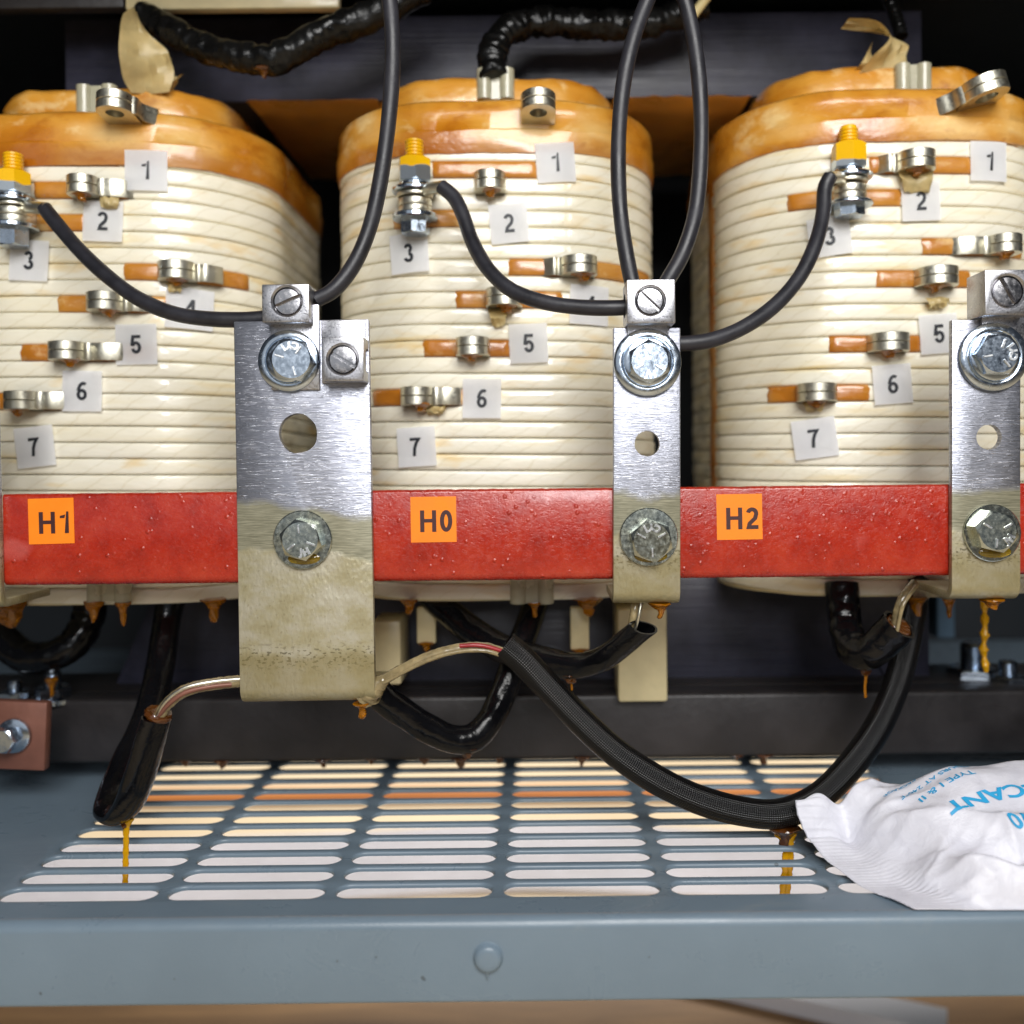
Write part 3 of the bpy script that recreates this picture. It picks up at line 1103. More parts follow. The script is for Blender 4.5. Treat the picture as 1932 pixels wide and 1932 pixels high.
def dogbone(bm, p, w, z0, z1, d=.007):
    """extruded spacer of two round ribs and a web"""
    for sx in (-1, 1):
        lathe(bm, [(0, z0), (d * .42, z0), (d * .5, z0 + .0004), (d * .5, z1 - .0004), (d * .42, z1), (0, z1)], Matrix.Translation((p.x + sx * (w / 2 - d / 2), p.y, 0)), 20)
    box(bm, (p.x - w / 2 + d * .5, p.y - .0011, z0 + .0005), (p.x + w / 2 - d * .5, p.y + .0011, z1 - .0005))

GROUPC = 'paper covered coils standing side by side on the core'
def make_coil(cx, zt, label, cfg):
    c = Coil(cx, .0768, .4092, .17, .050, .0965, zt)
    root = thing('coil', label, 'coil', (cx, .49, .0895), GROUPC)
    build_winding(c, root)
    sd = cx * 37 + 5
    bm = bmesh.new()
    ring_loft(bm, c, [(-.002, zt - .0012), (.0008, zt - .0008), (.0013, zt + .002), (.0015, zt + .0088), (.0014, zt + .0094), (.0006, zt + .0098), (.0006, zt + .017), (-.0002, zt + .0215), (-.003, zt + .0235), (-.007, zt + .0238), (-.0105, zt + .0235), (-.0115, zt + .018)], sd, .0009)
    obj('top_wrap', bm, 'orange', root, 60)
    bm = bmesh.new()
    zi = zt + .0225
    ring_loft(bm, c, [(-.019, zi - .006), (-.019, zi + .006), (-.0195, zi + .015), (-.0215, zi + .0185), (-.026, zi + .020), (-.035, zi + .020), (-.039, zi + .017), (-.040, zi)], sd + 40, .0016)
    obj('inner_winding', bm, 'orange', root, 60)
    bm = bmesh.new()
    ring_loft(bm, c, [(-.004, .0975), (-.0012, .0970), (-.0008, .0935), (-.0012, .0895), (-.005, .0890), (-.03, .0890)], sd + 70, .0003)
    obj('bottom_collar', bm, 'cream', root, 60)
    for (ua, ub, za, zb_2) in cfg.get('streaks', ()):
        bm = bmesh.new()
        n1, n2 = 10, 90
        g = []
        for i in range(n1 + 1):
            row = []
            for j in range(n2 + 1):
                z = za + (zb_2 - za) * j / n2
                e = abs(i / n1 - .5) * 2
                u = ua + (ub - ua) * i / n1 + .0022 * mn.noise(V((z * 90, cx * 9, e)))
                q, nn = c.P(u, z, .0005 - .0014 * e ** 3 + .0003 * mn.noise(V((u * 300, z * 200, 3))))
                row.append(bm.verts.new(q))
            g.append(row)
        for i in range(n1):
            for j in range(n2):
                bm.faces.new((g[i][j], g[i + 1][j], g[i + 1][j + 1], g[i][j + 1]))
        obj('varnish_streak', bm, 'orange', root, 60)
    for (t0, t1, py) in cfg['tapes']:
        ua, z = c.hit(t0, py, .001); ub, _ = c.hit(t1, py, .001)
        um, z = c.hit((t0 + t1) / 2, py, .001)
        tape_patch(c, root, ua, ub, c.turn(um, z))
    out = []
    for (a, b, py, kw) in cfg['tabs']:
        out.append(make_tab(c, root, a, b, py, **kw))
    for (px, py, s, rot) in cfg['labels']:
        sticker(c, root, px, py, s, rot, **cfg.get('lsize', {}))
    for (px, py, w_, h_) in cfg.get('scraps', ()):
        paper_scrap(c, root, px, py, w_, h_)
    for (x0, x1, y0, y1, Y) in cfg.get('ducts', ()):
        a, b = at(x0, y0, Y), at(x1, y1, Y)
        bm = bmesh.new()
        dogbone(bm, V(((a.x + b.x) / 2, Y, 0)), abs(b.x - a.x), min(a.z, b.z), max(a.z, b.z))
        obj('duct_spacer', bm, 'glassfibre', root, 40)
    for (x0, x1, y0, y1, Y) in cfg.get('sticks', ()):
        a, b = at(x0, y0, Y), at(x1, y1, Y)
        bm = bmesh.new(); box(bm, (a.x, Y, b.z), (b.x, Y + .004, a.z))
        obj('spacer_stick', carve(bm, (), .0006), 'cream', root, 40)
        bm = bmesh.new(); drop(bm, V(((a.x + b.x) / 2, Y + .002, b.z)), abs(b.x - a.x) * .38, .004)
        obj('resin_drop', bm, 'amber', root, 60)
    for (px, py, Y, r_, h_) in cfg.get('drops', ()):
        bm = bmesh.new(); drop(bm, at(px, py, Y), r_, h_)
        obj('resin_drop', bm, 'amber', root, 60)
    return c, root

CXM = -.0197
cC, rC = make_coil(CXM, .2872, 'middle coil of cream paper covered wire under an orange varnished top, above the H0 sticker', dict(
    tapes=[(815, 1012, 331), (740, 870, 396), (958, 1228, 491), (860, 1062, 557), (798, 962, 655), (700, 880, 753)],
    tabs=[(893, 953, 331, dict(strap=0)), (1066, 1135, 491, dict(strap=-.006)), (916, 985, 557, dict(strap=0)),
          (858, 922, 656, dict(strap=0)), (750, 812, 751, dict(strap=.010)),
          (983, 1049, 205, dict(kz=1, tilt=8, amber=False, hole=True, L=.017))],
    labels=[(1048, 307, '1', 4), (960, 422, '2', 5), (772, 478, '3', 3), (1112, 576, '4', -2), (997, 648, '5', 2), (909, 752, '6', -1), (786, 843, '7', 3)],
    scraps=[(940, 580, .009, .008), (822, 765, .010, .004)],
    ducts=[(899, 971, 131, 190, .4245), (962, 1045, 1092, 1139, .400)],
    sticks=[(786, 822, 1146, 1214, .423), (1076, 1112, 1146, 1226, .423)],
    drops=[(772, 1134, .404, .0030, .006), (1008, 1139, .398, .0022, .006), (1110, 1132, .404, .005, .007)]))
cL, rL = make_coil(CXM - .183, .2838, 'left coil of cream paper covered wire under an orange varnished top, above the H1 sticker', dict(
    tapes=[(60, 237, 345), (20, 162, 405), (232, 472, 506), (108, 322, 566), (38, 296, 663), (-30, 122, 758)],
    tabs=[(122, 180, 336, dict(strap=.010)), (303, 371, 504, dict(strap=.008)), (158, 226, 565, dict(strap=.008)),
          (85, 152, 662, dict(strap=.014)), (2, 62, 758, dict(strap=.010)),
          (190, 255, 205, dict(kz=1, tilt=4, amber=False, hole=True, L=.018, strap=.003))],
    labels=[(275, 322, '1', 0), (195, 418, '2', -2), (56, 492, '3', -3), (358, 583, '4', -3), (257, 650, '5', 1), (156, 738, '6', -1), (67, 843, '7', 6)],
    lsize=dict(w=74, h=76), scraps=[(205, 366, .009, .006), (330, 530, .007, .005)],
    ducts=[(145, 222, 162, 225, .4235), (165, 248, 1100, 1136, .398)],
    drops=[(178, 1136, .398, .0035, .009), (232, 1138, .397, .0026, .010), (403, 1132, .404, .004, .010), (20, 1132, .404, .008, .012)]))
cR, rR = make_coil(CXM + .1857, .2906, 'right coil of cream paper covered wire under an orange varnished top, above the H2 sticker', dict(
    tapes=[(1640, 1836, 306), (1484, 1702, 383), (1742, 1932, 466), (1655, 1832, 532), (1564, 1738, 633), (1446, 1642, 731)],
    tabs=[(1700, 1770, 294, dict(strap=-.006)), (1876, 1938, 466, dict(strap=-.012)), (1738, 1816, 529, dict(strap=0)),
          (1646, 1722, 637, dict(strap=0)), (1500, 1574, 728, dict(strap=0)),
          (1815, 1898, 172, dict(kz=1, tilt=4, amber=False, hole=True, L=.018, strap=-.006, roll=-14))],
    labels=[(1865, 305, '1', 0), (1737, 380, '2', 2), (1565, 446, '3', 6), (1770, 630, '5', 4), (1683, 725, '6', 4), (1537, 827, '7', 7)],
    lsize=dict(w=72, h=74), scraps=[(1730, 322, .016, .009), (1770, 560, .010, .005), (1535, 752, .010, .006)],
    streaks=[(-.130, -.110, .135, .292)], ducts=[(1688, 1757, 122, 178, .4235), (1722, 1800, 1095, 1128, .400)],
    drops=[(1730, 1128, .396, .0034, .009), (1790, 1132, .404, .002, .008)]))

# loose tape tails standing over the coil tops
def tail(root, pts, wid, seed):
    bm = bmesh.new()
    C = spline(pts, 6)
    rows = []
    for i, p in enumerate(C):
        t = i / (len(C) - 1)
        wd = V((math.cos(t * 1.5 + seed), .55 * math.sin(t * 1.7 + seed), .18 * math.sin(t * 5 + seed))) * wid(t)
        rows.append([bm.verts.new(p + wd * (j / 6 - .5) + V((0, .0035, .001)) * mn.noise(V((seed, j * .8, t * 4))) - V((0, .0045, 0)) * abs(j / 6 - .45)) for j in range(7)])
    for a, b in zip(rows, rows[1:]):
        for j in range(6):
            bm.faces.new((a[j], a[j + 1], b[j + 1], b[j]))
    bmesh.ops.solidify(bm, geom=bm.faces[:], thickness=.0004)
    obj('tape_tail', bm, 'creamtape', root, 30)
tail(rL, [at(287, 178, .425), at(284, 140, .422), at(275, 95, .418), at(262, 55, .416), at(258, 24, .418)], lambda t: .018 + .008 * math.sin(PI * t) - .010 * max(0, t - .8) * 5, .1)
tail(rL, [at(318, 182, .43), at(328, 165, .43), at(338, 145, .432)], lambda t: .008, 1.)
tail(rR, [at(1665, 145, .428), at(1672, 112, .425), at(1690, 82, .422), at(1660, 58, .42), at(1592, 48, .424)], lambda t: .026 - .014 * t, .2)
tail(rR, [at(1650, 140, .43), at(1652, 118, .428), at(1640, 98, .43)], lambda t: .024 - .006 * t, .0)

# inner barrier boards between the coils
for (xa, xb, ttl) in ((-.1435, -.0785, 'between the left and the middle coil'), (.0390, .1070, 'between the middle and the right coil')):
    Yb = .4555
    z1 = at(1017, 180, Yb).z
    n1, n2 = 24, 26
    bm = bmesh.new()
    g = [[bm.verts.new((xa + (xb - xa) * i / n1, Yb + .005 * j + (.0014 * mn.noise(V((i * .5, xa * 30, 2))) if j == 0 else 0), z1 + .0009 * mn.noise(V((i * .3, j * .3, xa * 20))) - (.0010 if j == 0 else 0))) for j in range(n2 + 1)] for i in range(n1 + 1)]
    for i in range(n1):
        for j in range(n2):
            bm.faces.new((g[i][j], g[i + 1][j], g[i + 1][j + 1], g[i][j + 1]))
    bmesh.ops.solidify(bm, geom=bm.faces[:], thickness=.0014)
    tag(obj('barrier_board', bm, 'barrier'), 'brown varnished board lying under the core ' + ttl, 'insulation board', 'insulation boards between coils')

# ------------------------------------------------------------------ red bar with stickers
YR = .3535
zt_, zb_ = .1400, .1048
bar = thing('insulating_bar', 'red fibre bar lying across all three coils behind the metal brackets', 'bar', (0, YR + .004, zb_))
bm = bmesh.new()
nx = 260
prof = [(YR + .0075, zt_), (YR + .0009, zt_), (YR + .0002, zt_ - .0005), (YR, zt_ - .0012), (YR, zb_ + .0032), (YR + .0004, zb_ + .0016), (YR + .0014, zb_ + .0004), (YR + .003, zb_), (YR + .0075, zb_)]
rows = []
xa, xb = at(6, 1000, YR).x, .235
for i in range(nx + 1):
    x = xa + (xb - xa) * i / nx
    j1 = .00035 * mn.noise(V((x * 500, 1, 0))) + .0002 * mn.noise(V((x * 1400, 1, 4)))
    j2 = .00025 * mn.noise(V((x * 400, 8, 0)))
    rows.append([bm.verts.new((x, y, z + (j1 if z > zt_ - .0008 else 0) + (j2 if z < zb_ + .0006 else 0))) for y, z in prof])
for a, b in zip(rows, rows[1:]):
    for j in range(len(prof)):
        k = (j + 1) % len(prof)
        bm.faces.new((a[j], a[k], b[k], b[j]))
bm.faces.new(rows[0]); bm.faces.new(rows[-1])
obj('fibre_board', bm, 'red', bar, 50)
for (x0, y0, x1, y1, s, r_) in ((54, 940, 140, 1026, 'H1', 1.0), (775, 937, 861, 1023, 'H0', .3), (1352, 932, 1438, 1018, 'H2', .4)):
    a, b = at(x0, (y0 + y1) / 2, YR), at(x1, (y0 + y1) / 2, YR)
    mid = (a + b) / 2
    hw = (b - a).length / 2
    mt = fr(V((mid.x, YR - .00012, mid.z)), X, Z, -Yv) @ Matrix.Rotation(rad(r_), 4, 'Z')
    bm = bmesh.new(); box(bm, (-hw, -hw, -.00006), (hw, hw, .00006), mt)
    st = obj('terminal_sticker', bm, 'orangepaper', bar, 40, 'orange sticker printed ' + s)
    b2 = word(s, .0083, .0015)
    b2.transform(mt @ Matrix.Translation((hw * .12, -hw * .07, .0002)) @ Matrix.Diagonal((1.06, 1, 1, 1)))
    obj('lettering', b2, 'brownink', st)

# ------------------------------------------------------------------ brackets
YB = .3500
TH = .0032
def bolt(root, px, py, hx, hy, R, RH, mw, mh, rot, text, tang, ticks, cup, yb=YB):
    c = at(px, py, yb - .001)
    r = R * (yb - .001) / F
    th_ = .0030 if cup else .0016
    mt = fr(V((c.x, yb - .0002, c.z)), X, Z, -Yv)
    bm = bmesh.new()
    if cup:
        pr = [(0, 0), (r * .93, 0), (r, .0006), (r, .0014), (r * .985, .0020), (r * .94, .0024), (r * .80, .0027), (r * .76, .00265), (r * .72, .0023), (r * .70, .0030), (r * .62, .0034), (0, .0034)]
    else:
        pr = [(0, 0), (r * .97, 0), (r, .0003), (r, .0012), (r * .97, .0015), (0, .0015)]
    lathe(bm, pr, mt, 64)
    if not cup:      # run of varnish below
        pass
    wsh = obj('washer', bm, mw, root, 30)
    z0 = .0033 if cup else .0014
    h = .0052
    hc = at(hx, hy, yb - z0 - h)
    bc = at(px * .55 + hx * .45, py * .55 + hy * .45, yb - z0)
    ax = (hc - V((bc.x, yb - z0, bc.z))).normalized()
    ax = (ax * .22 + V((0, -1, 0)) * .78).normalized()
    xx = (X - ax * X.dot(ax)).normalized()
    zz = ax.cross(xx)
    o0 = hc - ax * h
    mt2 = fr(o0, xx, zz, ax)
    af = 2 * RH * hc.y / F
    bm = bmesh.new()
    hexhead(bm, mt2, af, h, rad(rot))
    hd = obj('hex_bolt', bm, mh, root, 24)
    bm = bmesh.new()
    rr = af / 2
    for i, ch in enumerate(text):
        a = rad(tang + (i - (len(text) - 1) / 2) * 25)
        m = mt2 @ Matrix.Translation((rr * .70 * math.cos(a), rr * .70 * math.sin(a), h - .00005)) @ Matrix.Rotation(a + PI / 2, 4, 'Z')
        b = textmesh(ch, rr * .50, .00022, .00040)
        b.transform(m)
        join(bm, b)
    for a in ticks:
        a = rad(a)
        m = mt2 @ Matrix.Translation((rr * .60 * math.cos(a), rr * .60 * math.sin(a), h)) @ Matrix.Rotation(a, 4, 'Z')
        b = bmesh.new(); box(b, (-rr * .24, -.00036, -.0001), (rr * .24, .00036, .00050))
        b = carve(b, (), .0001, 1)
        b.transform(m)
        join(bm, b)
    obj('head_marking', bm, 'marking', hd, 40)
    if not cup:
        bm = bmesh.new()
        lathe(bm, [(0, -.0002), (af * .42, 0), (af * .36, .0010), (af * .16, .0014), (0, .0016)], mt @ Matrix.Translation((.0006, -af * .50, .0013)) @ Matrix.Diagonal((1.1, .42, .5, 1)), 24)
        obj('varnish_run', bm, 'varnishfilm', root, 60)

def slot_screw(root, mt, r, ang, parent=None):
    """set screw flush in a lug: disc with slot in a chamfered seat"""
    b = bmesh.new()
    lathe(b, [(0, -.004), (r, -.004), (r, -.0006), (r * .93, -.0001), (r * .6, .0001), (0, .00015)], Matrix(), 48)
    c = bmesh.new(); box(c, (-r * 1.3, -r * .15, -.0022), (r * 1.3, r * .15, .002))
    c.transform(Matrix.Rotation(rad(ang), 4, 'Z'))
    b = carve(b, [c])
    b.transform(mt)
    return obj('slotted_screw', b, 'screw', root, 28)

def lug(root, x0, x1, y0, y1, Yf_, dep, sx, sy, sr, ang, holes, tongue=None, label=None):
    """block lug: front face by pixel corners at depth Yf_"""
    a, b = at(x0, (y0 + y1) / 2, Yf_), at(x1, (y0 + y1) / 2, Yf_)
    zt2, zb2 = at((x0 + x1) / 2, y0, Yf_).z, at((x0 + x1) / 2, y1, Yf_).z
    bm = bmesh.new(); box(bm, (a.x, Yf_, zb2), (b.x, Yf_ + dep, zt2))
    sc = at(sx, sy, Yf_)
    r = sr * Yf_ / F
    mt = fr(V((sc.x, Yf_, sc.z)), X, Z, -Yv)
    cut = []
    c = bmesh.new(); lathe(c, [(0, -.012), (r * 1.03, -.012), (r * 1.06, -.0007), (r * 1.24, .0002), (r * 1.22, .002), (0, .002)], mt, 48); cut.append(c)
    zc = (zt2 + zb2) / 2
    if holes:
        c = bmesh.new(); lathe(c, [(0, -.05), (.0046, -.05), (.0046, .05), (0, .05)], fr(V(((a.x + b.x) / 2, Yf_ + dep * .62, zc)), Yv, Z, X), 32); cut.append(c)
    o = obj('cable_lug', carve(bm, cut, .0004), 'alu', root, 30, label)
    slot_screw(o, mt @ Matrix.Translation((0, 0, -.0004)), r, ang)
    if tongue:
        tx0, tx1, ty0, ty1 = tongue
        q0, q1 = at(tx0, ty0, YB - .0017), at(tx1, ty1, YB - .0017)
        bm = bmesh.new(); box(bm, (q0.x, YB - .0017, q1.z), (q1.x, YB - .0001, q0.z))
        obj('tongue', carve(bm, (), .0003), 'alu', o, 30)
    return (a.x + b.x) / 2, Yf_ + dep * .62, zc

def bracket(xb, yb, width, ytop, tilt, label, edge, slope, hole, leg, seed, group):
    p = at(xb, yb, YB)
    hw = width * YB / F / 2
    root = thing('bracket', label, 'bracket', (p.x, YB, p.z), group, (0, rad(tilt), 0))
    ht = (at(xb, ytop, YB) - at(xb, yb, YB)).length
    R = .0055
    outer = [(0, ht)] + [(R - R * math.cos(t), R - R * math.sin(t)) for t in [PI / 2 * i / 8 for i in range(9)]] + [(leg, 0)]
    r2 = R - TH
    inner = [(leg, TH)] + [(R - r2 * math.cos(t), R - r2 * math.sin(t)) for t in [PI / 2 * i / 8 for i in range(8, -1, -1)]] + [(TH, ht)]
    pf = outer + inner
    bm = bmesh.new()
    A = [bm.verts.new((-hw, y, z)) for y, z in pf]; B = [bm.verts.new((hw, y, z)) for y, z in pf]
    n = len(pf)
    for i in range(n):
        j = (i + 1) % n
        bm.faces.new((A[i], A[j], B[j], B[i]))
    no, = [len(outer)]
    for q in (A, B):      # side strips as quads
        for i in range(no - 1):
            bm.faces.new((q[i], q[i + 1], q[n - 2 - i], q[n - 1 - i]))
    inv = root.matrix_basis.inverted()
    c = inv @ at(hole[0], hole[1], YB)
    cut = bmesh.new()
    hr = hole[2] / 2 * YB / F
    m = fr(V((c.x, 0, c.z)), X, Z, -Yv)
    nn = 40
    ra = [hr * (1 + hole[3] * mn.noise(V((math.cos(2 * PI * i / nn) * 1.6 + seed, math.sin(2 * PI * i / nn) * 1.6, 1)))) for i in range(nn)]
    rg = [[cut.verts.new(m @ V((ra[i] * math.cos(2 * PI * i / nn), ra[i] * math.sin(2 * PI * i / nn), zz))) for i in range(nn)] for zz in (-.01, .01)]
    cut.faces.new(rg[0]); cut.faces.new(rg[1])
    for i in range(nn):
        j = (i + 1) % nn
        cut.faces.new((rg[0][i], rg[0][j], rg[1][j], rg[1][i]))
    b2 = carve(bm, [cut], .0005, 2)
    b2.transform(root.matrix_basis)
    obj('bent_plate', b2, m_plate('scraped_plate', edge, slope, ht, seed), root, 30)
    return root

GB = 'bent metal terminal brackets bolted to the red bar'
bL = bracket(580, 1328, 255, 604, -.36, 'wide bent metal bracket between the H1 and H0 stickers, scraped bright above and varnished below', .0735, -.12, (562, 818, 73, .10), .040, 3.1, GB)
bM = bracket(1220.5, 1141, 127, 618, .60, 'narrow bent metal bracket between the H0 and H2 stickers with two cables in its lug', .0415, .0, (1221, 837, 48, .02), .036, 8.3, GB)
bR = bracket(1861, 1133, 130, 603, .62, 'narrow bent metal bracket at the right edge, right of the H2 sticker', .0420, .05, (1866, 825, 48, .03), .036, 14.7, GB)
bF = bracket(-60.5, 1150, 124, 640, -.9, 'varnished metal bracket cut off by the left edge beside the H1 sticker', .0415, .0, (-58, 850, 48, .02), .036, 21.7, GB)

bolt(bL, 546, 681, 549, 678, 58.5, 37.5, 'zinc', 'zinc', 20, 'CYI', 97, (163, 52, -75), True)
bolt(bL, 571, 1018.5, 566, 1019, 55.5, 35.5, 'zincy', 'zincy', 14, 'JH', -76, (97, -20, 217), False)
bolt(bM, 1221, 684, 1226, 681, 64, 36.5, 'zinc', 'zinc', 2, 'JH', -92, (88, -33, 207), True)
bolt(bM, 1224, 1013, 1230, 1021, 55, 36.5, 'zincy', 'zincy', 10, 'CYI', 92, (-88, 30, 152), False)
bolt(bR, 1873, 673.5, 1886, 668, 65, 36.5, 'zinc', 'zinc', 28, 'CYI', 12, (68, 188, -52), True)
bolt(bR, 1872, 1005.5, 1883, 1003.5, 54, 36, 'zincy', 'zincy', 16, 'JH', -40, (148, 30, 262), False)
for (rt, px) in ((bM, 1245), (bR, 1872), (bL, 684)):
    yy = {1245: 1139, 1872: 1132, 684: 1327}[px]
    bm = bmesh.new()
    drop(bm, at(px, yy, YB + .006), .0036 if px != 684 else .0030, .0058 if px != 1872 else .004)
    obj('resin_drop', bm, 'amber', rt, 60)

hL = lug(bL, 494, 583, 536, 608, .3415, .0165, 541, 568, 25.5, 24, True, (510, 603, 575, 735))
hL2 = lug(bL, 607, 686, 635, 719, .3400, .0122, 646, 678, 26, -31, True, (606, 690, 604, 722), 'cable lug turned on its side with an open wire hole')
hM = lug(bM, 1183, 1274, 527, 610, .3405, .0165, 1227, 567, 25, -44, True, (1183, 1262, 570, 660))
hR = lug(bR, 1859, 1947, 508.5, 594, .3400, .0150, 1903, 549, 28, -62, False, (1852, 1944, 560, 660))

# ------------------------------------------------------------------ terminal bolts on taps
def terminal_bolt(c, px, ys, label, seed, part, yoff=.0065):
    """ys: y of stud top, nut top, nut bottom, washer bottom, tab top, tab bottom, washer bottom, head bottom"""
    u, z = c.hit(px, ys[4], .012)
    p, n = c.P(u, z, yoff)
    Yp = p.y
    zz = [at(px, y, Yp).z for y in ys]
    x = at(px, ys[3], Yp).x
    root = thing('terminal_bolt', label, 'bolt', (x, Yp, zz[7]), 'bolts through the number three taps')
    px2m = Yp / F
    o = V((x, Yp, 0))
    T = Matrix.Translation(o)
    yel = m_yellowed('painted_zinc', (.70, .77, .83, 1), (zz[1] * (1 - part) + zz[2] * part) - zz[7], seed)
    # threaded stud
    bm = bmesh.new()
    r = 18 * px2m
    pr = [(0, zz[1] - .002), (r * .9, zz[1] - .002)]
    zc = zz[1] - .002
    while zc < zz[0] - .0012:
        pr += [(r, zc + .0003), (r, zc + .0006), (r * .86, zc + .0010), (r * .86, zc + .0012)]
        zc += .00145
    pr += [(r * .8, zz[0] - .0003), (r * .66, zz[0]), (0, zz[0])]
    lathe(bm, pr, T, 28)
    obj('threaded_stud', bm, yel, root, 30)
    bm = bmesh.new(); hexhead(bm, T @ Matrix.Translation((0, 0, zz[2])), 56 * px2m, zz[1] - zz[2], .35 + seed, True)
    obj('hex_nut', bm, yel, root, 22)
    def disc(za, zb, r, name, mat='zinc'):
        bm = bmesh.new()
        e = min(.0005, abs(za - zb) * .4)
        lathe(bm, [(0, zb), (r - e, zb), (r, zb + e), (r, za - e), (r - e, za), (0, za)], T, 44)
        return obj(name, bm, mat, root, 28)
    h = zz[2] - zz[3]
    disc(zz[2] - .00005, zz[2] - h * .34, 30 * px2m, 'spring_washer')
    disc(zz[2] - h * .36, zz[2] - h * .68, 43 * px2m, 'flat_washer')
    disc(zz[2] - h * .70, zz[3], 34 * px2m, 'ring_terminal', 'tin')
    bm = bmesh.new()
    tz0, tz1 = zz[5], zz[4]
    m_ = (tz0 + tz1) / 2
    for za, zb in ((tz1, m_ + .0001), (m_ - .0001, tz0)):
        lathe(bm, [(0, zb), (31 * px2m, zb), (31.6 * px2m, zb + .0003), (31.6 * px2m, za - .0003), (31 * px2m, za), (0, za)], T, 40)
    box(bm, (x - 30 * px2m, Yp, tz0 + .0002), (x + 30 * px2m, Yp + .014, tz1 - .0002))
    obj('clamped_tab', bm, 'tin', root, 30)
    disc(zz[5] - .0001, zz[6], 43 * px2m, 'flat_washer')
    bm = bmesh.new(); hexhead(bm, T @ Matrix.Translation((0, 0, zz[6])) @ Matrix.Rotation(PI, 4, 'X'), 48 * px2m, zz[6] - zz[7], .3 + seed)
    obj('bolt_head', bm, 'zinc', root, 22)
    return root, V((x, Yp, (zz[2] + zz[3]) / 2 - h * .3))
tbL, tL = terminal_bolt(cL, 26, (290, 325, 368, 393, 396, 424, 434, 466), 'bolt with bright yellow painted nut on the left coil beside its sticker 2', .2, .62)
tbC, tC = terminal_bolt(cC, 783, (264, 300, 346, 374, 378, 405, 416, 443), 'bolt with half yellow nut on the middle coil above its sticker 3', .9, .42)
tbR, tR = terminal_bolt(cR, 1602, (238, 272, 320, 348, 353, 382, 390, 410), 'bolt with yellow painted nut on the right coil left of its sticker 2', 1.7, .72)

# ------------------------------------------------------------------ black cables
CABLE = .0030
def cable(label, pts, r=CABLE, barrel=None, group='black insulated cables'):
    P = [at(*p) if not isinstance(p, V) else p for p in pts]
    root = thing('cable', label, 'cable', P[-1], group)
    bm = bmesh.new()
    sweep(bm, P, r, 24, 14, rf=lambda t: 1 + .02 * math.sin(t * 23))
    obj('insulation', bm, 'rubber', root, 60)
    if barrel:
        bm = bmesh.new()
        sweep(bm, barrel, r * .86, 20, 6)
        obj('crimp_barrel', bm, 'tin', root, 60)
    return root

cable('black cable hanging from the top into the lug of the wide bracket', [(727, -60, .352), (738, 30, .352), (741, 110, .353), (734, 220, .354), (716, 350, .355), (694, 440, .355), (664, 505, .354), (628, 548, .3525), (596, 566, .352)])
q = at(84, 393, .388)
cable('black cable sagging from the left coil bolt to the lug of the wide bracket', [(84, 393, .388), (112, 428, .384), (150, 472, .377), (200, 519, .371), (262, 564, .365), (330, 592, .360), (400, 602, .357), (462, 603, .3562), (500, 600, .3560)],
      barrel=[tL + V((.004, .002, 0)), (tL + q) / 2, q + (q - tL).normalized() * .002])
q = at(833, 352, .386)
cable('black cable from the middle coil bolt to the narrow bracket lug', [(833, 352, .386), (856, 372, .384), (873, 405, .380), (892, 458, .375), (922, 509, .368), (966, 548, .362), (1030, 571, .357), (1100, 580, .354), (1160, 581, .352), (1192, 579, .352)],
      barrel=[tC + V((.004, .001, 0)), (tC + q) / 2 + V((0, 0, .0006)), q + V((.001, 0, 0))])
cable('left cable of the pair hanging from the top into the narrow middle bracket', [(1250, -60, .360), (1222, 0, .360), (1196, 70, .359), (1176, 160, .358), (1167, 270, .357), (1169, 380, .356), (1180, 470, .3545), (1196, 545, .353), (1205, 566, .352)])
cable('right cable of the pair hanging from the top into the narrow middle bracket', [(1272, -60, .362), (1292, 0, .362), (1310, 80, .361), (1321, 180, .360), (1322, 290, .359), (1312, 400, .3575), (1288, 478, .3555), (1262, 525, .354), (1240, 560, .352)])
q = at(1567, 332, .384)
cable('black cable curving from the bolt on the right coil behind the narrow middle bracket', [(1567, 332, .384), (1557, 352, .384), (1553, 400, .381), (1540, 456, .376), (1510, 520, .371), (1462, 576, .366), (1400, 619, .361), (1340, 642, .358), (1295, 648, .3568), (1262, 648, .3566)],
      barrel=[tR + V((-.003, .001, 0)), (tR + q) / 2 + V((0, 0, .0004)), q + V((-.0006, -.0008, -.001))])

# ------------------------------------------------------------------ wrapped leads above
def wrapped(label, pts, r, bumps, lump, seed, drops=()):
    P = [at(*p) for p in pts]
    root = thing('wrapped_lead', label, 'cable', P[0], 'black wrapped leads above the coils')
    bm = bmesh.new()
    sweep(bm, P, r, 26, 18, rf=lambda t: 1 + bumps * abs(math.sin(t * 24 + seed)), lump=lump, lseed=seed)
    obj('wrapping', bm, 'wrap', root, 60)
    for (px, py, Y, rr, hh) in drops:
        bm = bmesh.new(); drop(bm, at(px, py, Y), rr, hh)
        obj('resin_drop', bm, 'darkamber', root, 60)
wrapped('thick bumpy black wrapped lead sagging below the cream board at upper left', [(270, 30, .432), (330, 62, .428), (390, 92, .424), (455, 108, .42), (512, 112, .418), (548, 100, .418), (610, 64, .418), (690, 34, .418), (800, -20, .42)], .0064, .07, .16, 2., [(500, 134, .418, .004, .003)])
wrapped('black lead with knobbly spiral wrap rising from the top of the middle coil', [(934, 150, .424), (928, 116, .426), (936, 86, .428), (958, 58, .43), (1010, 42, .434), (1080, 44, .436), (1160, 48, .438), (1240, 40, .44), (1330, 10, .44)], .0060, .16, .2, 5.)
wrapped('thin glossy black lead at the top right near the tape scrap', [(1662, -30, .44), (1682, 10, .438), (1694, 46, .436), (1700, 70, .434)], .0030, .05, .1, 8.)
bm = bmesh.new()
sweep(bm, [at(1300, 40, .43), at(1316, 18, .43), at(1345, -20, .43)], .0022, 12, 6)
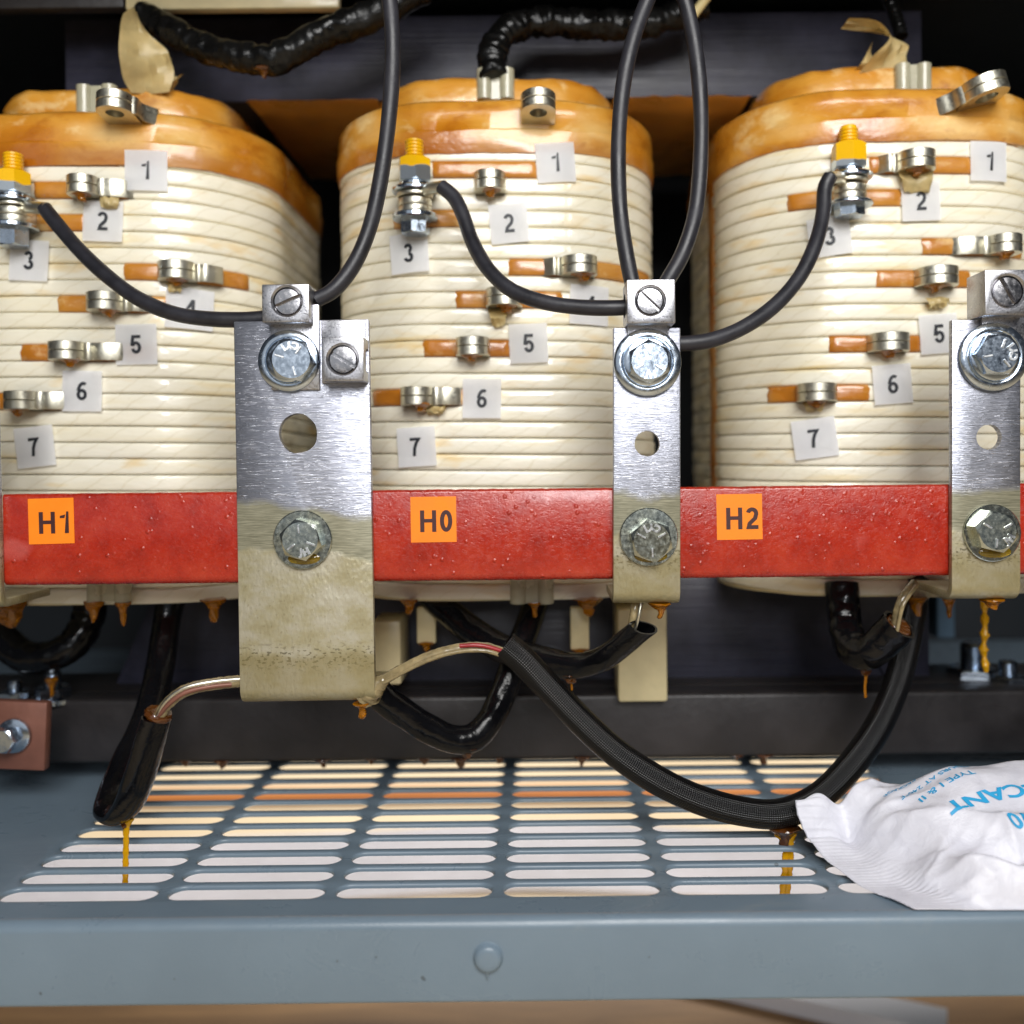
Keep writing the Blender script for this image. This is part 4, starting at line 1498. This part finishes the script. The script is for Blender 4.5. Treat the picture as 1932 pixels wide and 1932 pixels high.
tag(obj('cream_cord', bm, 'creamtape'), 'short pale cord slanting behind the pair of cables at the top', 'cord')

# ------------------------------------------------------------------ sleeved leads below
def sleeved(label, pts, r, mat='sleeve', mouth=None, flat=None, wire=None, wr=.0018, strands=(), drops=(), threads=(), lump=.09, ref=V((0, -1, 0)), collar=None, fillet=None):
    P = [at(*p) for p in pts]
    root = thing('sleeved_lead', label, 'cable', P[0], 'black sleeved leads below the coils')
    bm = bmesh.new()
    sweep(bm, P, r, 30, 16, mouth=mouth, flat=flat, lump=lump, lseed=r * 9999, ref=ref, lf=11)
    obj('sleeve', bm, mat, root, 60)
    if wire:
        W = [at(*p) for p in wire]
        bm = bmesh.new(); sweep(bm, W, wr, 16, 12, lump=.12, lseed=3)
        wo = obj('bare_wire', bm, 'wirecoat', root, 60)
        for (a, mt_, off) in strands:
            bm = bmesh.new(); sweep(bm, [at(*p) + off for p in a], wr * .42, 10, 10)
            obj('strand', bm, mt_, wo, 60)
    if fillet:
        bm = bmesh.new()
        sweep(bm, [at(*p) for p in fillet], .0060, 22, 10, rf=lambda t: 1.05 - .72 * min(1, t * 1.35) ** .7, lump=.22, lseed=9)
        obj('resin_fillet', bm, 'wirecoat', root, 60)
    if collar:
        bm = bmesh.new()
        p, q, rr = at(*collar[0]), at(*collar[1]), collar[2]
        ax = (q - p).normalized(); xx = ax.cross(Yv).normalized()
        lathe(bm, [(0, -.0005), (rr * .8, -.0008), (rr * 1.02, 0), (rr * 1.04, .0012), (rr * .9, .0022), (rr * .5, .0016), (0, .0020)], fr(p, xx, ax.cross(xx), ax), 28)
        for v in bm.verts:
            v.co += V((mn.noise(v.co * 900), mn.noise(v.co * 900 + V((5, 0, 0))), mn.noise(v.co * 900 + V((0, 7, 0))))) * .0005
        obj('resin_collar', bm, 'darkamber', root, 60)
    for (px, py, Y, rr, hh) in drops:
        bm = bmesh.new(); drop(bm, at(px, py, Y), rr, hh)
        obj('resin_drop', bm, 'darkamber', root, 60)
    for (pt, r0, mt_) in threads:
        bm = bmesh.new()
        sweep(bm, [at(*p) for p in pt], r0, 14, 12, rf=lambda t: (1.5 - .9 * min(1, t * 6)) * (1 + .10 * math.sin(t * 40)), flat=lambda t: (1, .5), ref=V((0, -1, 0)), lump=.25, lseed=11)
        obj('resin_thread', bm, mt_, root, 60)
    return root

sleeved('flat black sleeve hanging at lower left below a bare wire from the wide bracket',
        [(330, 1100, .428), (316, 1170, .425), (303, 1260, .415), (280, 1350, .398), (248, 1430, .382), (222, 1492, .370), (216, 1522, .362), (232, 1530, .356), (252, 1496, .352), (274, 1430, .350), (297, 1352, .3485)],
        .0062, 'varnished', 'e', flat=lambda t: (1.0, 1.0) if t < .3 else (1.0 + .22 * min(1, (t - .3) / .2) * (1 if t < .85 else 1 - .6 * (t - .85) / .15), 1.0 - .3 * min(1, (t - .3) / .3)),
        wire=[(298, 1366, .348), (304, 1346, .3475), (318, 1326, .3470), (350, 1303, .3472), (400, 1291, .3495), (452, 1285, .353), (480, 1283, .355)], wr=.0023,
        strands=[([(300, 1356, .348), (318, 1326, .347), (350, 1303, .3472), (400, 1291, .3495), (470, 1284, .3545)], 'tin', V((0, -.0017, .0012))), ([(304, 1346, .348), (320, 1326, .347), (352, 1303, .3472), (402, 1291, .3495), (440, 1287, .352)], 'copper', V((0, -.0019, -.0004)))],
        collar=((297, 1352, .3485), (306, 1330, .348), .0050),
        drops=[(234, 1536, .357, .0032, .006)],
        threads=[([(238, 1545, .357), (238, 1585, .357), (237, 1622, .357), (236, 1668, .357)], .0019, 'goldresin')])
sleeved('long woven black sleeve dipping from the wide bracket side down beside the white bag',
        [(952, 1216, .352), (985, 1244, .352), (1030, 1292, .353), (1090, 1354, .354), (1160, 1418, .355), (1240, 1472, .356), (1320, 1509, .357), (1400, 1531, .358), (1470, 1535, .360), (1535, 1510, .364), (1600, 1450, .371), (1652, 1378, .379), (1688, 1300, .387), (1710, 1222, .394), (1724, 1150, .402), (1730, 1090, .41)],
        .0055, 'sleeve', 's', flat=lambda t: (1 + .12 * max(0, t - .35), 1 - .15 * max(0, min(.3, t - .35))), lump=.05,
        wire=[(700, 1290, .356), (722, 1283, .3535), (760, 1262, .3515), (815, 1237, .3505), (870, 1223, .3505), (915, 1222, .351), (948, 1232, .352), (985, 1250, .353)], wr=.0020,
        strands=[([(868, 1222, .350), (905, 1221, .350), (945, 1231, .351), (980, 1248, .352)], 'redwire', V((0, -.0016, .0010))), ([(725, 1282, .353), (815, 1237, .350), (870, 1223, .350), (915, 1222, .350), (948, 1232, .351), (975, 1246, .352)], 'wirecoat', V((0, -.0017, -.0008)))],
        fillet=[(694, 1304, .357), (706, 1298, .3545), (720, 1286, .3535), (744, 1271, .352)],
        drops=[(1480, 1562, .360, .0046, .009)],
        threads=[([(1480, 1572, .360), (1484, 1602, .360), (1482, 1640, .360), (1477, 1696, .360)], .0026, 'goldresin'), ([(1489, 1574, .3595), (1492, 1602, .3595), (1490, 1640, .3595), (1484, 1694, .3595)], .0020, 'goldresin')])
sleeved('black tube dipping into a V between the wide bracket and the crossing sleeves',
        [(700, 1296, .372), (735, 1326, .374), (790, 1364, .378), (848, 1392, .382), (890, 1392, .385), (922, 1362, .389), (948, 1310, .395), (972, 1244, .402), (996, 1180, .41), (1016, 1120, .418)],
        .0058, 'varnished', None, drops=[(882, 1408, .385, .0045, .005)])
sleeved('short black sleeve with flattened open end below the narrow middle bracket',
        [(812, 1122, .42), (850, 1156, .412), (900, 1196, .402), (956, 1228, .392), (1020, 1246, .383), (1086, 1256, .376), (1132, 1246, .371), (1172, 1218, .366), (1215, 1184, .360)],
        .0062, 'varnished', 'e', flat=lambda t: (1, 1) if t < .55 else (1 - .5 * (t - .55) / .45, 1 + .45 * (t - .55) / .45),
        wire=[(1184, 1210, .364), (1192, 1182, .362), (1196, 1160, .361), (1200, 1136, .362), (1203, 1110, .366)], wr=.0017,
        strands=[([(1184, 1204, .362), (1193, 1182, .360), (1199, 1160, .359), (1204, 1130, .360)], 'tin', V((.0012, -.0012, 0)))],
        drops=[(1076, 1272, .376, .0035, .004)], threads=[([(1077, 1272, .376), (1078, 1286, .376), (1079, 1302, .376)], .0007, 'amber')])
sleeved('black sleeve bent into a hook under the right coil with a resin filled end',
        [(1588, 1100, .405), (1590, 1150, .402), (1598, 1196, .397), (1614, 1228, .390), (1640, 1230, .384), (1668, 1208, .380), (1697, 1178, .375)],
        .0072, 'varnished', 'e', flat=lambda t: (1, 1),
        wire=[(1686, 1200, .374), (1690, 1178, .373), (1694, 1155, .372), (1704, 1128, .372), (1726, 1100, .376)], wr=.0019,
        strands=[([(1684, 1195, .372), (1689, 1170, .371), (1697, 1140, .370), (1722, 1104, .374)], 'wirecoat', V((.001, -.0014, 0)))],
        collar=((1692, 1184, .376), (1702, 1172, .374), .0054),
        drops=[(1634, 1248, .388, .005, .006)],
        threads=[([(1634, 1256, .388), (1634, 1275, .388), (1632, 1295, .388), (1633, 1316, .388)], .0010, 'amber')])
for (pts, lab) in (([(1857, 1134, .41), (1858, 1180, .41), (1856, 1225, .41), (1860, 1268, .41)], 'thin amber resin string hanging at the right below the bracket'),):
    bm = bmesh.new()
    sweep(bm, [at(*p) for p in pts], .0014, 12, 14, rf=lambda t: 1 + .3 * math.sin(t * 30), lump=.4, lseed=4)
    tag(obj('resin_string', bm, 'goldresin'), lab, 'resin')

# ------------------------------------------------------------------ small things behind
for (x0, x1, y0, y1, lab) in ((700, 757, 1172, 1292, 'narrow cream support block seen beside the wide bracket'), (1165, 1260, 1150, 1324, 'broad cream support block below the narrow middle bracket')):
    Yk = .428
    a, b = at(x0, y0, Yk), at(x1, y1, Yk)
    bm = bmesh.new(); box(bm, (a.x, Yk, b.z), (b.x, Yk + .026, a.z))
    tag(obj('support_block', carve(bm, (), .0012), 'cream'), lab, 'block', 'cream blocks under the coils')
Yk = .405
a, b = at(-60, 1324, Yk), at(83, 1451, Yk)
pl = thing('busbar_plate', 'brown copper plate with a zinc bolt at the lower left edge', 'plate', ((a.x + b.x) / 2, Yk, b.z), None, (0, rad(3), 0))
bm = bmesh.new(); box(bm, (a.x, Yk, b.z), (b.x, Yk + .005, a.z))
bm.transform(pl.matrix_basis @ Matrix.Translation(-pl.location))
obj('plate', carve(bm, (), .0006), 'copper', pl)
p = at(26, 1388, Yk - .001)
mt = fr(V((p.x, Yk - .0002, p.z)), X, Z, -Yv)
bm = bmesh.new(); lathe(bm, [(0, 0), (.0072, 0), (.0076, .0006), (.0074, .0018), (.005, .0026), (0, .0026)], mt, 40)
obj('washer', bm, 'zinc', pl, 30)
bm = bmesh.new(); hexhead(bm, mt @ Matrix.Translation((-.0012, -.0004, .0026)), .0098, .006, .4)
obj('hex_bolt', bm, 'zinc', pl, 24)

def upright_stud(label, px, py0, py1, Y, r, seed):
    a, b = at(px, py1, Y), at(px, py0, Y)
    root = thing('stud_bolt', label, 'bolt', a, 'upright bolts behind the sleeves')
    h = b.z - a.z
    T = Matrix.Translation(a)
    bm = bmesh.new(); lathe(bm, [(0, 0), (r * 1.5, 0), (r * 1.5, h * .12), (0, h * .12)], T, 28); obj('washer', bm, 'zinc', root, 30)
    bm = bmesh.new(); hexhead(bm, T @ Matrix.Translation((0, 0, h * .125)), r * 2.1, h * .38, seed, True); obj('hex_nut', bm, 'zinc', root, 24)
    bm = bmesh.new()
    pr = [(0, h * .5)]
    z = h * .5
    while z < h * .95:
        pr += [(r * .6, z), (r * .52, z + .0006)]
        z += .0012
    pr += [(r * .45, h), (0, h)]
    lathe(bm, pr, T, 20); obj('threaded_end', bm, 'zinc', root, 30)
upright_stud('small zinc bolt above the brown plate at the far left', 28, 1284, 1322, .44, .0060, .3)
upright_stud('zinc bolt with an amber drip just right of the brown plate', 100, 1264, 1324, .44, .0066, .8)
upright_stud('bluish zinc bolt on the right behind the hanging sleeve', 1836, 1212, 1304, .47, .0105, .2)
upright_stud('zinc bolt at the far right edge behind the right bracket', 1902, 1246, 1300, .455, .0072, .6)
bm = bmesh.new(); drop(bm, at(97, 1282, .432), .0022, .009)
tag(obj('resin_drip', bm, 'amber'), 'amber drip on the zinc bolt beside the brown plate', 'resin')
a, b = at(1768, 1100, .56), at(1802, 1204, .56)
bm = bmesh.new(); box(bm, (a.x, .56, b.z), (b.x, .58, a.z + .2))
tag(obj('steel_post', carve(bm, (), .001), 'bluepost'), 'pale blue grey upright post in the dark at the right', 'post')
Yd = .44
a, b = at(100, 1190, Yd), at(180, 1150, Yd)
bm = bmesh.new()
sweep(bm, [at(-40, 1120, .45), at(0, 1200, .445), (at(60, 1242, .44)), at(130, 1222, .44), at(165, 1170, .445), at(172, 1110, .45)], .0075, 22, 12, lump=.1)
tag(obj('looped_lead', bm, 'varnished'), 'glossy black lead looping down in the dark at the far left', 'cable')

# ------------------------------------------------------------------ desiccant bag
def make_bag():
    A, B = V((.0975, .3520, 0)), V((.1225, .3045, 0))
    SEAM = .085
    Lx = .19
    def sm(a, b, x):
        t = max(0, min(1, (x - a) / (b - a)))
        return t * t * (3 - 2 * t)
    def pos(u, v):
        base = B.lerp(A, v)
        base.x -= .003 * math.sin(PI * v)
        right = V((1, -.01 + .19 * v, 0))
        p = base + right * (Lx * u)
        edge = .0012 + .0016 * sm(.2, .7, v) + .0065 * sm(.62, .92, v) + .0135 * sm(.84, 1.0, v)
        body = sm(SEAM * .55, .30, u)
        g_ = (.22 * sm(0, .12, v) + .78 * sm(.05, .74, v)) * (1 - .42 * sm(.80, 1, v))
        h = edge * (1 - body) + .0305 * g_ * body
        h += .0040 * sm(.3, .95, u) * g_
        # wrinkles
        q = V((u * 9, v * 6, 0))
        wr = 0
        for k, (dx, dy, f, am) in enumerate(((1, .7, 1.0, .0042), (.9, -.6, 1.6, .0026), (.3, 1, 2.6, .0016), (1, .2, 4.2, .0009))):
            s_ = mn.noise(V(((u * 7 * dx + v * 4.5 * dy) * f * .6, (v * 4.5 * dx - u * 7 * dy) * f * .25, k * 5.1)))
            wr += 1.5 * am * (1 - 2.2 * abs(s_))
        calm = sm(.26, .48, v) * sm(.1, .3, u)     # printed top is smoother
        h += wr * sm(SEAM * .8, SEAM * 2.0, u) * (1 - .80 * calm) * sm(0, .06, v)
        if u > .05:
            for (xa_, ya_, xb_, yb_, am, wd_) in FOLDS:
                ax_, ay_ = (u - xa_) * Lx, (v - ya_) * .06
                bx_, by_ = (xb_ - xa_) * Lx, (yb_ - ya_) * .06
                t_ = max(0, min(1, (ax_ * bx_ + ay_ * by_) / (bx_ * bx_ + by_ * by_)))
                d_ = math.hypot(ax_ - bx_ * t_, ay_ - by_ * t_)
                h += am * math.exp(-d_ / wd_) * (1 - .6 * t_) * sm(0, .06, v) * (1 - sm(.30, .46, v))
        # ribbed seam
        if u < SEAM * 1.25:
            k_ = 1 - sm(SEAM * 1.0, SEAM * 1.25, u)
            h += k_ * (.00022 * math.sin(v * 210 + u * 30) * (.35 + .65 * sm(.78, .9, v) + .5 * math.exp(-((v - .22) / .14) ** 2)) + .0007 * math.sin(v * 11 + 1) * sm(0, .2, v))
        h += .00035 * math.sin(v * 210) * sm(.80, .9, v) * (1 - sm(SEAM * .6, SEAM, u))
        h -= .0052 * math.exp(-((u - SEAM * 1.05) / .022) ** 2) * sm(.62, .92, v)
        h -= .0040 * sm(.93, 1, v) ** 2 * (1 - sm(0, SEAM * .8, u))
        tip = sm(.80, 1, v) * (1 - sm(.0, SEAM * 1.3, u))
        p.x += -.0035 * tip + .0045 * max(0, (v - .90) / .10) ** 2.2 * (1 - sm(0, SEAM * .7, u))
        p.y += .002 * tip
        p.z = max(.0008, h)
        p.y = max(p.y, .3040)
        return p
    FOLDS = ((.30, .52, .10, .28, .0026, .0016), (.30, .50, .24, .10, .0040, .0020), (.36, .12, .46, .50, .0042, .0020),
             (.46, .40, .62, .34, .0032, .0018), (.22, .16, .34, .34, -.0034, .0030), (.50, .10, .70, .34, .0040, .0022), (.42, .34, .40, .05, -.0034, .0028), (.62, .30, .85, .36, .0030, .0020))
    root = thing('desiccant_bag', 'crumpled white desiccant bag with cyan print lying on the right of the tray', 'bag', (.19, .34, 0))
    bm = bmesh.new()
    N1, N2 = 190, 130
    g = [[bm.verts.new(pos(i / N1, j / N2)) for j in range(N2 + 1)] for i in range(N1 + 1)]
    for i in range(N1):
        for j in range(N2):
            bm.faces.new((g[i][j], g[i + 1][j], g[i + 1][j + 1], g[i][j + 1]))
    # underside
    lo = [[None] * (N2 + 1) for _ in range(N1 + 1)]
    for i in range(N1 + 1):
        for j in range(N2 + 1):
            if i in (0, N1) or j in (0, N2):
                lo[i][j] = g[i][j]
            else:
                p = g[i][j].co
                lo[i][j] = bm.verts.new((p.x, p.y, max(.0004, min(p.z - .0004, .12 * p.z) if i > N1 * SEAM else p.z - .0005)))
    for i in range(N1):
        for j in range(N2):
            try:
                bm.faces.new((lo[i][j], lo[i][j + 1], lo[i + 1][j + 1], lo[i + 1][j]))
            except ValueError:
                pass
    obj('pouch', bm, 'bag', root, 180)
    # print: find the bag point under a pixel, then lay the text on the sheet
    samp = [(i / 120, j / 90, proj(pos(i / 120, j / 90))) for i in range(10, 121) for j in range(0, 91)]
    def inv(px, py):
        return min(samp, key=lambda s_: (s_[2][0] - px) ** 2 + (s_[2][1] - py) ** 2)[:2]
    du = Lx
    dv = (A - B).length
    u0, v0 = inv(1801, 1521)
    u1, v1 = inv(1908, 1493)
    d = V(((u0 - u1) * du, (v0 - v1) * dv, 0))
    ex = d.normalized(); ey = V((-ex.y, ex.x, 0))
    per = d.length / 3.3                      # advance of one large letter
    def lay(s_, dx, dy, adv, asp, bold):
        b = textmesh(s_, .01, bold)
        wd = 2 * max(v.co.x for v in b.verts)
        sc = adv * len(s_) / wd
        bmesh.ops.subdivide_edges(b, edges=[e for e in b.edges if e.calc_length() > .002], cuts=2)
        for v_ in b.verts:
            q = ex * ((v_.co.x - wd / 2) * sc + per * .5 + dx) + ey * (v_.co.y * sc * asp + dy)
            uu, vv = u0 + q.x / du, v0 + q.y / dv
            p = pos(uu, vv)
            n = (pos(uu + .004, vv) - p).cross(pos(uu, vv + .006) - p).normalized()
            v_.co = p + n * .0003
        return obj('print', b, 'cyan', root, 60)
    return lay, per
lay, per = make_bag()

lay('DESICCANT', 0, 0, per, .42, .0003)
lay('TYPE I & II', per * .35, -per * 1.25, per * .30, .55, .0001)
lay('HOURS AT 240°F', per * .9, -per * 1.95, per * .30, .55, .0001)
lay('PACKAGE', per * 1.4, -per * 2.6, per * .28, .55, .0001)
lay('0/0', -per * 1.9, per * 1.5, per * .55, .55, .0002)
